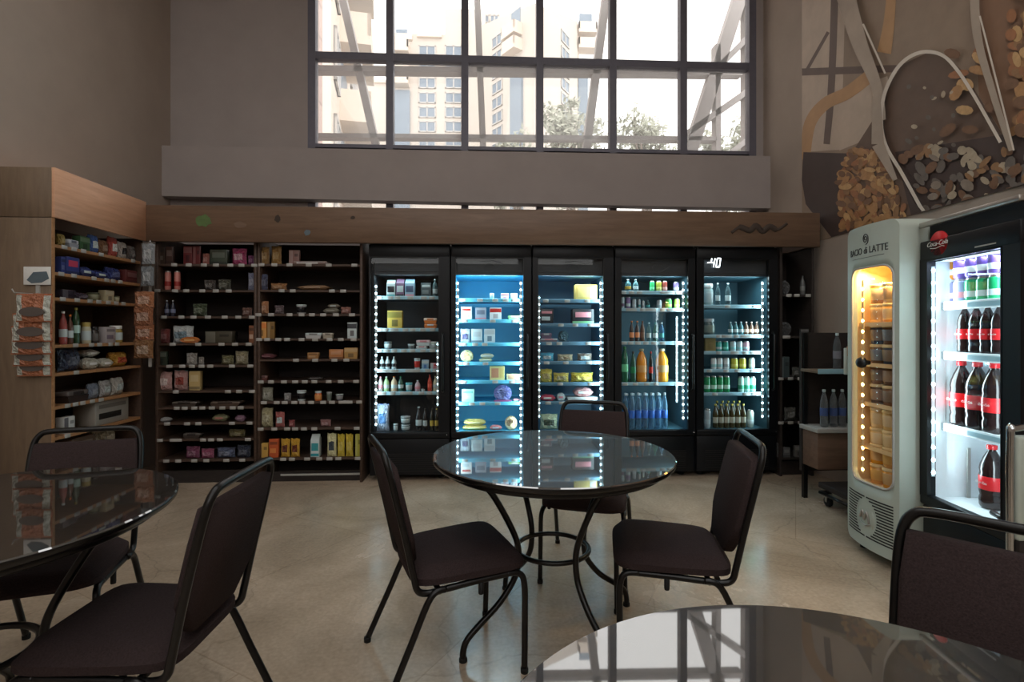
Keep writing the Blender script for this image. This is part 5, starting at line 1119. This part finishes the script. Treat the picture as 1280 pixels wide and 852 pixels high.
drow(4, [('box', 'pale narrow box', 972, 976, 18, (110, 110, 110)), ('box', 'pale small box', 979, 988, 12, (104, 106, 106)), ('box', 'pale box', 994, 1003, 14, (110, 110, 108)), ('box', 'pale box', 1004, 1012, 14, (110, 110, 108))])
# ------------------------------------------------------------------ bottle rack behind the ice-cream freezer
rk_x0, rk_y0 = atY(1022, 500, 3.62).x, 3.62
rk = empty('bottle_rack', (rk_x0 + .28, rk_y0, 0)); tag(rk, 'beige two-shelf bottle rack half hidden behind the ice-cream freezer', 'rack')
urk = Unit(rk, (rk_x0 + .28, rk_y0, 0), 0); zr1, zr2 = urk.at(1036, 463, 0)[1], urk.at(1036, 536, 0)[1]
m = MB(); m.box((-.26, .22, .20), (.28, .25, 1.25)); m.build('back_panel', 'rack_back', rk)
m = MB(); m.box((-.265, .02, .26), (.28, .20, zr2 - .03), 0, .004); m.build('lower_box', 'header_wood', rk)
m = MB(); m.box((-.28, 0, zr2 - .03), (.28, .22, zr2), 0, .003); m.build('shelf', 'tag_grey', rk)
m = MB(); m.box((-.27, 0, zr1 - .02), (.28, .22, zr1), 0, .002); sh = m.build('shelf', 'panel_wood', rk); m = MB(); m.box((-.28, -.006, zr1 - .024), (.1, 0, zr1 + .012), 0, .002); m.build('price_rail', 'rail_plastic', sh)
for sx in (-.24, .26):
    m = MB(); m.box((sx - .015, .20, 0), (sx + .015, .23, 1.25)); m.build('post', 'tube_black', rk)
for k, x in enumerate((1033, 1045, 1056)): urk.put('water', ('clear bottle with blue label, end of row', 'clear bottle with blue label, mid-row', 'clear bottle with blue label, beside freezer')[k], 'on the low rack shelf', x - 4.5, x + 4.5, 488, 535, .06, (170, 176, 180), (70, 90, 140), LT, z=zr2)
urk.put('water', 'tall clear bottle', 'on the upper rack shelf behind the freezer', 1045, 1054, 414, 460, .06, (150, 156, 160), (130, 130, 140), LT, z=zr1)
dl = empty('platform_dolly', (rk_x0 + .30, rk_y0 - .16, 0)); tag(dl, 'low dark trolley on castors on the floor beside the ice-cream freezer', 'trolley')
m = MB(); m.box((-.27, -.12, .13), (.26, .20, .17), 0, .006); m.build('platform', 'rack_back', dl)
m = MB(); m.tube([(-.27, -.12, .10), (.26, -.12, .10)], .012, 8); m.tube([(-.27, .18, .10), (.26, .18, .10)], .012, 8); m.tube([(-.27, -.12, .10), (-.27, .18, .10)], .012, 8); m.build('base_frame', 'tube_black', dl)
for x in (-.22, .22):
    for y in (-.10, .16):
        w_ = MB(); w_.lathe([(.02, -.012), (.035, -.012), (.038, 0), (.035, .012), (.02, .012)], 16, (x, y, .038), 0, 'x'); cw = w_.build('caster', 'rubber', dl)
        f = MB(); f.box((x - .02, y - .012, .035), (x - .015, y + .012, .09)); f.box((x + .015, y - .012, .035), (x + .02, y + .012, .09)); f.box((x - .02, y - .015, .088), (x + .02, y + .015, .096)); f.build('fork', 'chrome', cw)
# ------------------------------------------------------------------ white ice-cream freezer with rounded window (front bulges)
bx = ((2.156, 2.995), (2.130, 2.575)); ang = math.atan2(bx[1][1] - bx[0][1], bx[1][0] - bx[0][0]); wb = math.hypot(bx[1][0] - bx[0][0], bx[1][1] - bx[0][1])
oc = ((bx[0][0] + bx[1][0]) / 2, (bx[0][1] + bx[1][1]) / 2, 0); hb, db, BUL = wb / 2, .50, .035
iz = empty('ice_cream_freezer', oc, ang); tag(iz, 'slim white ice-cream freezer with amber-lit rounded window, beside the cola fridge', 'freezer'); ui = Unit(iz, oc, ang)
def bul(x): return -BUL * (1 - (x / hb) ** 2)
def rrect(x0, x1, z0, z1, r, n=10):
    out = []
    for cx, cz, a0 in ((x1 - r, z1 - r, 0), (x0 + r, z1 - r, PI / 2), (x0 + r, z0 + r, PI), (x1 - r, z0 + r, 1.5 * PI)):
        for k in range(n + 1): a = a0 + PI / 2 * k / n; out.append((cx + r * math.cos(a), cz + r * math.sin(a)))
    # densify the long straight runs
    res = []
    for i, p in enumerate(out):
        q = out[(i + 1) % len(out)]; res.append(p)
        if math.hypot(q[0] - p[0], q[1] - p[1]) > .05:
            for k in range(1, 8): res.append((p[0] + (q[0] - p[0]) * k / 8, p[1] + (q[1] - p[1]) * k / 8))
    return res
wx0, wz1 = ui.at(1070, 338, 0); wx1, _ = ui.at(1124.5, 400, 0); _, wz0 = ui.at(1092, 604, 0)
hb_ = hb
wx0 = max(wx0, -hb + .045); wx1 = min(wx1, hb - .03)
outl = rrect(-hb, hb, .06, 1.85, .05); inl = rrect(wx0, wx1, wz0, wz1, .06); m = MB(); R = 6; vs = []; n = len(outl)
for k in range(R + 1):
    t = k / R
    for (a, b), (c, d) in zip(outl, inl):
        x, z = a + (c - a) * t, b + (d - b) * t; vs.append((x, bul(x), z))
for (a, b) in inl: vs.append((a, bul(a) + .03, b))
m.add(vs, [(k * n + i, k * n + (i + 1) % n, (k + 1) * n + (i + 1) % n, (k + 1) * n + i) for k in range(R + 1) for i in range(n)], 0, True)
vs = [(x, bul(x), z) for x, z in outl] + [(x, .02 + 0 * x, z) for x, z in outl] + [(x, db, z) for x, z in outl]
m.add(vs, [(k * n + i, (k + 1) * n + i, (k + 1) * n + (i + 1) % n, k * n + (i + 1) % n) for k in range(2) for i in range(n)] + [tuple(2 * n + i for i in range(n))], 0, False)
m.build('body', 'freezer_white', iz)
e = .02; lx0, lx1, lz0, lz1, ly0, ly1 = wx0 - .012, wx1 + .012, wz0 - .02, wz1 + .02, .0, .40
flat('liner', [([(lx0, ly0, lz0), (lx0, ly0, lz1), (lx0, ly1, lz1), (lx0, ly1, lz0)], 0), ([(lx1, ly0, lz0), (lx1, ly1, lz0), (lx1, ly1, lz1), (lx1, ly0, lz1)], 0), ([(lx0, ly1, lz0), (lx0, ly1, lz1), (lx1, ly1, lz1), (lx1, ly1, lz0)], 0),
               ([(lx0, ly0, lz0), (lx0, ly1, lz0), (lx1, ly1, lz0), (lx1, ly0, lz0)], 0), ([(lx0, ly0, lz1), (lx1, ly0, lz1), (lx1, ly1, lz1), (lx0, ly1, lz1)], 0)], ['liner_amber'], iz)
gl = MB(); k8 = 10; xs = [wx0 - .004 + (wx1 - wx0 + .008) * k / k8 for k in range(k8 + 1)]
flat('glass', [([(xs[k], bul(xs[k]) + .014, wz0 - .005), (xs[k + 1], bul(xs[k + 1]) + .014, wz0 - .005), (xs[k + 1], bul(xs[k + 1]) + .014, wz1 + .005), (xs[k], bul(xs[k]) + .014, wz1 + .005)], 0) for k in range(k8)], ['amber_glass'], iz)
m = MB(); inr = [(x, bul(x) - .001, z) for x, z in inl]; m.tube(inr, .006, 6, True); m.build('window_gasket', 'tag_grey', iz)
lw = emit('amber_lamp', (255, 196, 110), 5)
for x in (wx0 + .02,):
    led(ui, x + .02, .012, wz0 + .05, wz1 - .05, .060, .010, 'led_warm', 'liner_amber')
L = bpy.data.lights.new('freezer_lamp', 'AREA'); L.shape = 'RECTANGLE'; L.size = (wx1 - wx0) * .8; L.size_y = .05; L.color = (1, .74, .36); L.energy = 5.0
lo = bpy.data.objects.new('freezer_lamp', L); COL.objects.link(lo); lo.parent = iz; lo.location = ((wx0 + wx1) / 2, .06, wz1 - .005); lo.rotation_euler = (math.radians(-15), 0, 0)
ish = [ui.at(1100, y, .06)[1] for y in (404, 455, 505, 560)]
for z in ish:
    m = MB(); m.box((lx0 + .004, .03, z - .012), (lx1 - .004, .37, z)); s_ = m.build('shelf', 'liner_amber', iz); m = MB(); m.box((lx0 + .004, .024, z - .016), (lx1 - .004, .03, z + .006)); m.build('price_rail', 'liner_amber', s_)
AMB, CAR, COC = (226, 190, 130), (206, 150, 80), (96, 70, 52)
lv = ['on the top shelf of the ice-cream freezer', 'on the second shelf of the ice-cream freezer', 'on the third shelf of the ice-cream freezer', 'on the fourth shelf of the ice-cream freezer', 'on the floor of the ice-cream freezer']
for r, z in enumerate(ish + [lz0 + .002]):
    for c_ in range(3):
        for s_ in range(2):
            cols_ = [(AMB, CAR), (COC, (60, 70, 90)), (COC, (130, 90, 60)), (AMB, (230, 200, 150)), (CAR, (216, 150, 40))][r]
            wd_ = (lx1 - lx0 - .04) / 3; x = lx0 + .035 + wd_ * (c_ + .5)
            o = goods('tub', ('tall clear gelato cup', 'stacked clear gelato cup')[s_], lv[r], ui.world(x, .085, z + s_ * .112), ang, (wd_ * .93, wd_ * .93, .11), cols_[(c_ + s_) % 2], mix(cols_[(c_ + s_ + 1) % 2], WHITE, .35), (236, 214, 170), None, c_)
            if s_ == 0: pass
# lettering, swirl, grille, knob, latch
def bend(me, x0):
    for v in me.vertices: v.co.y += bul(max(-hb, min(hb, v.co.x + x0))) - .0015
tx, tz = ui.at(1091, 313, -.03); tx = .0
for sx, body, sz, dz in ((-.092, 'BACIO', .054, 0), (.002, 'di', .054, 0), (.092, 'LATTE', .054, 0)):
    me = text_mesh('lettering', body, sz, 'letter_dark')
    for v in me.vertices: v.co.x *= .80
    bend(me, tx + sx); o = link('lettering', me, iz, (tx + sx, 0, 1.708))
m = MB(); sp = [(.022 * (1 - k / 26) * math.cos(k * .55), 0, 1.775 + .028 * (1 - k / 26) * math.sin(k * .55)) for k in range(22)]; sp = [(.004, 0, 1.742), (.020, 0, 1.752)] + sp
m.tube([(x, bul(x) - .001, z) for x, _, z in spline(sp, 2)], .0026, 6); m.build('swirl_emblem', 'letter_dark', iz)
m = MB(); m.tube([(x, bul(x) - .0005, 1.672 - .002 * (1 - (x / .12) ** 2)) for x in [-.13 + .26 * k / 12 for k in range(13)]], .0012, 5); m.build('underline', 'letter_dark', iz)
gz = [.12 + .0155 * k for k in range(15)]; m = MB()
for i, z in enumerate(gz):
    q = .075 * math.sqrt(max(0, 1 - ((z - .225) / .10) ** 2)) if abs(z - .225) < .10 else -.02
    for a, b in ((-hb + .03, -max(q, 0) - .008 if q > 0 else -.006), (max(q, 0) + .008 if q > 0 else .006, hb - .03)):
        nseg = 5; 
        for k in range(nseg):
            xa, xb_ = a + (b - a) * k / nseg, a + (b - a) * (k + 1) / nseg
            m.add([(xa, bul(xa) - .001, z), (xb_, bul(xb_) - .001, z), (xb_, bul(xb_) - .001, z + .008), (xa, bul(xa) - .001, z + .008)], [(0, 1, 2, 3)])
m.build('vent_slots', 'grille_black', iz)
m = MB(); m.lathe([(0, 0), (.072, 0), (.072, .004), (0, .004)], 28, (0, -BUL + .002, .225), 0, 'y'); em = m.build('round_emblem', 'freezer_white', iz)
m = MB(); m.tube(spline([(-.04, -BUL - .004, .22), (-.02, -BUL - .004, .26), (-.005, -BUL - .004, .215), (.012, -BUL - .004, .262), (.035, -BUL - .004, .20)], 5), .006, 6); m.tube(spline([(-.045, -BUL - .004, .20), (0, -BUL - .004, .185), (.045, -BUL - .004, .20)], 4), .004, 6); m.build('emblem_mark', 'silver_trim', em)
kx, kz = ui.at(1083, 453, -.05); m = MB(); m.lathe([(0, .0), (.012, .0), (.014, -.02), (.028, -.03), (.031, -.045), (.024, -.06), (0, -.066)], 20, (kx, bul(kx), kz), 0, 'y'); 
for i, v in enumerate(m.v): m.v[i] = (v[0], 2 * bul(kx) - v[1] if False else v[1], v[2])
m.build('knob', 'tube_black', iz)
m = MB(); m.box((-hb - .03, .01, 1.11), (-hb + .004, .05, 1.17), 0, .004); lt = m.build('latch', 'shelf_light', iz); m = MB(); m.box((-hb - .042, .0, 1.00), (-hb - .022, .03, 1.16), 0, .004); m.build('latch_lever', 'freezer_white', lt)
for x in (-hb + .06, hb - .06):
    for y in (.06, db - .06): m = MB(); m.lathe([(.022, 0), (.022, .03), (.012, .035), (.012, .062)], 12, (x, y, 0)); m.build('foot', 'rubber', iz)
# ------------------------------------------------------------------ cola fridge
ca, cb = (2.225, 2.56), (2.152, 1.99); angc = math.atan2(cb[1] - ca[1], cb[0] - ca[0]); wc = math.hypot(cb[0] - ca[0], cb[1] - ca[1]); occ = ((ca[0] + cb[0]) / 2, (ca[1] + cb[1]) / 2, 0)
uq = Unit(None, occ, angc); g0, _ = uq.at(1158, 450, .0); g1, _ = uq.at(1252, 450, .0); hz = 1.80
_, gzt = uq.at(1252, 308, .0); _, gzb = uq.at(1252, 660, .0)
cf, ucf, cdr = fridge('cola_fridge', 'black-framed upright fridge with bright white interior, red round badge and cola bottles', occ, angc, wc, .58, hz, g0, g1, gzb, gzt, gzb - .01, gzt - .005, 'liner_white', cat='fridge', lightbox=False, cavity=(max(-wc / 2 + .012, g0 - .02), min(wc / 2 - .02, g1 + .02)))
hwc = wc / 2
m = MB(); m.box((-hwc, -.004, hz - .012), (hwc, .02, hz + .014), 0, .004); m.build('top_trim', 'silver_trim', cf)
_, z1 = ucf.at(1166, 338, .03); _, z0 = ucf.at(1166, 590, .03); led(ucf, g0, .030, z0, z1, .06, .0095, side=True)
tube_light(cf, g0 + .02, .06, z0, z1, 4.0, (.74, .95, 1.0), .9); tube_light(cf, g1 - .03, .09, z0, z1, 3.2, (.80, .96, 1.0), -.9)  # second lamp has no strip of its own, added to brighten the inside
sx1, z1 = ucf.at(1184, 380, .30); _, z0 = ucf.at(1184, 520, .30)
led(ucf, g0 - .008, .30, z0, z1, .075, .006)  # reflection of the jamb strip, built as glowing dots
L = bpy.data.lights.new('fridge_fill_lamp', 'AREA'); L.shape = 'RECTANGLE'; L.size = (g1 - g0) * .8; L.size_y = .06; L.color = (.76, .95, 1.0); L.energy = 3.2  # unseen top lamp added to brighten the cola shelves
lo = bpy.data.objects.new('fridge_fill_lamp', L); COL.objects.link(lo); lo.parent = cf; lo.location = ((g0 + g1) / 2, .14, gzt - .015); lo.rotation_euler = (math.radians(-14), 0, 0)
bxx, bz = ucf.at(1172, 304, -.004); br_ = .060
m = MB(); m.lathe([(0, 0), (br_, 0), (br_, .006), (0, .006)], 32, (bxx, .0, bz), 0, 'y'); bd = m.build('round_badge', 'red_badge', cf)
def script_text(body, size): return text_mesh('lettering', body, size, 'white_letter', .0006, .35)
me = script_text('Coca-Cola', .032); o = link('lettering', me, bd, (bxx, -.0075, bz))
m = MB(); m.tube(spline([(bxx - .045, -.0075, bz - .018), (bxx - .01, -.0075, bz - .023), (bxx + .03, -.0075, bz - .016), (bxx + .048, -.0075, bz - .020)], 5), .0016, 5); m.build('flourish', 'white_letter', bd)
m = MB(); x_, z_ = ucf.at(1232, 306, -.003); m.box((x_ - .06, -.002, z_ - .003), (x_ + .05, .001, z_ + .003)); m.build('small_print', 'tag_grey', cdr)
cz = [ucf.at(1215, y, .09)[1] for y in (377, 443, 538)]
for z in cz:
    m = MB(); m.box((g0 - .015, .09, z - .014), (g1 + .015, .44, z)); s_ = m.build('shelf', 'liner_white', cf); m = MB(); m.box((g0 - .015, .082, z - .032), (g1 + .015, .09, z + .008), 0, .003); pr = m.build('price_rail', 'rail_white', s_)
    m = MB(); m.box((g0 + (g1 - g0) * .35, .079, z - .024), (g1 - .03, .082, z - .002)); m.build('price_tag', 'rail_plastic', pr)
m = MB(); x_, z_ = ucf.at(1183, 590, .2); m.box((g0 - .012, .2, z_ - .12), (g0 - .006, .215, z_ + .16)); m.build('shelf_track', 'tag_grey', cf)
Wc = ['on the top shelf of the cola fridge', 'on the second shelf of the cola fridge', 'on the third shelf of the cola fridge', 'on the floor of the cola fridge']
wcan = abs(ucf.at(1230.6, 360, .14)[0] - ucf.at(1216, 360, .14)[0]) * .98; hc_ = .118
def cput(kind, look, where, x, y, z, w_, h_, col, c2, c3, order): return goods(kind, look, where, ucf.world(x, y, z), angc, (w_, w_, h_), col, c2, c3, None, order)
VIO, COKE, CR = (110, 84, 160), (36, 22, 22), (206, 40, 46)
for k in range(5):
    x = ucf.at(1187 + 14.6 * k, 360, .14)[0]
    cput('can', ('violet can', 'grey-blue can')[k < 2] if k < 2 else 'green can', Wc[0], x, .14, cz[0], wcan * .95, hc_, ((150, 150, 190), (150, 150, 190), (30, 150, 96), (30, 150, 96), (30, 150, 96))[k], (WHITE, PNK, LT, LT, LT)[k], GREY, k)
    cput('can', 'orange can on another' if k == 0 else 'violet can on another', Wc[0], x, .14, cz[0] + hc_ + .001, wcan * .95, hc_, (230, 150, 60) if k == 0 else VIO, WHITE, GREY, k)
ws = (g1 - g0) * .15; first = None
LET = text_mesh('lettering', 'Coca-Cola', .26, 'white_letter', .003, .35)
def coke(look, where, x, y, z, w_, h_, order):
    global first
    o = cput('soda', look, where, x, y, z, w_, h_, COKE, CR, CR, order)
    t = link('lettering', LET, o, (0, -.525, .405)); t.scale = (.62, .3, .62 * w_ / h_); return o
for k in range(4): coke('small cola bottle', Wc[1], ucf.at(1206 + 14.5 * k, 410, .14)[0], .14, cz[1], .062, ucf.at(1225, 380, .12)[1] - cz[1], k)
hb2 = ucf.at(1215, 452, .13)[1] - cz[2]
xw = max(-wc / 2 + .012, g0 - .02) + .052
for k in range(4):
    yk = (.143, .143, .143, .25)[k]; xk = ucf.at((1184, 1209, 1233, 1243)[k], 490, yk)[0]
    if k < 3: xk = max(xk, xw); xw = xk + .097
    coke('large cola bottle', Wc[2], xk, yk, cz[2], .094, hb2, k)
coke('single large cola bottle', Wc[3], ucf.at(1240, 590, .19)[0], .19, gzb - .008, .096, hb2 * .93, 0)
m = MB(); m.tube([(g1 - .14, .075, gzb + .02), (g1 - .03, .06, gzb + .012)], .013, 8); m.build('door_closer', 'tube_black', cf)
# ------------------------------------------------------------------ white panelled stand cut by the edge of view
sx_, sy_ = c2w(1.722, 1.765)
st = empty('display_stand', (sx_ + .16, sy_, 0)); tag(st, 'white panelled stand with a rounded metal rim beside the cola fridge', 'stand')
m = MB(); m.box((-.15, .01, .54), (.15, .05, .90), 0, .01); m.box((-.15, .01, .44), (.15, .05, .49), 0, .005); m.build('panel', 'freezer_white', st)
m = MB(); m.box((-.15, .008, .49), (.15, .052, .54)); m.build('dark_band', 'rack_back', st)
m = MB(); m.tube(spline([(-.16, .03, 0), (-.16, .03, .40), (-.16, .03, .88), (-.14, .03, .925), (0, .03, .93), (.14, .03, .925), (.16, .03, .88), (.16, .03, .40), (.16, .03, 0)], 6), .012, 8); m.build('tube_frame', 'chrome', st)
m = MB(); m.box((-.18, -.12, 0), (.18, .18, .02), 0, .005); m.build('base_plate', 'tube_black', st)

finish_labels()
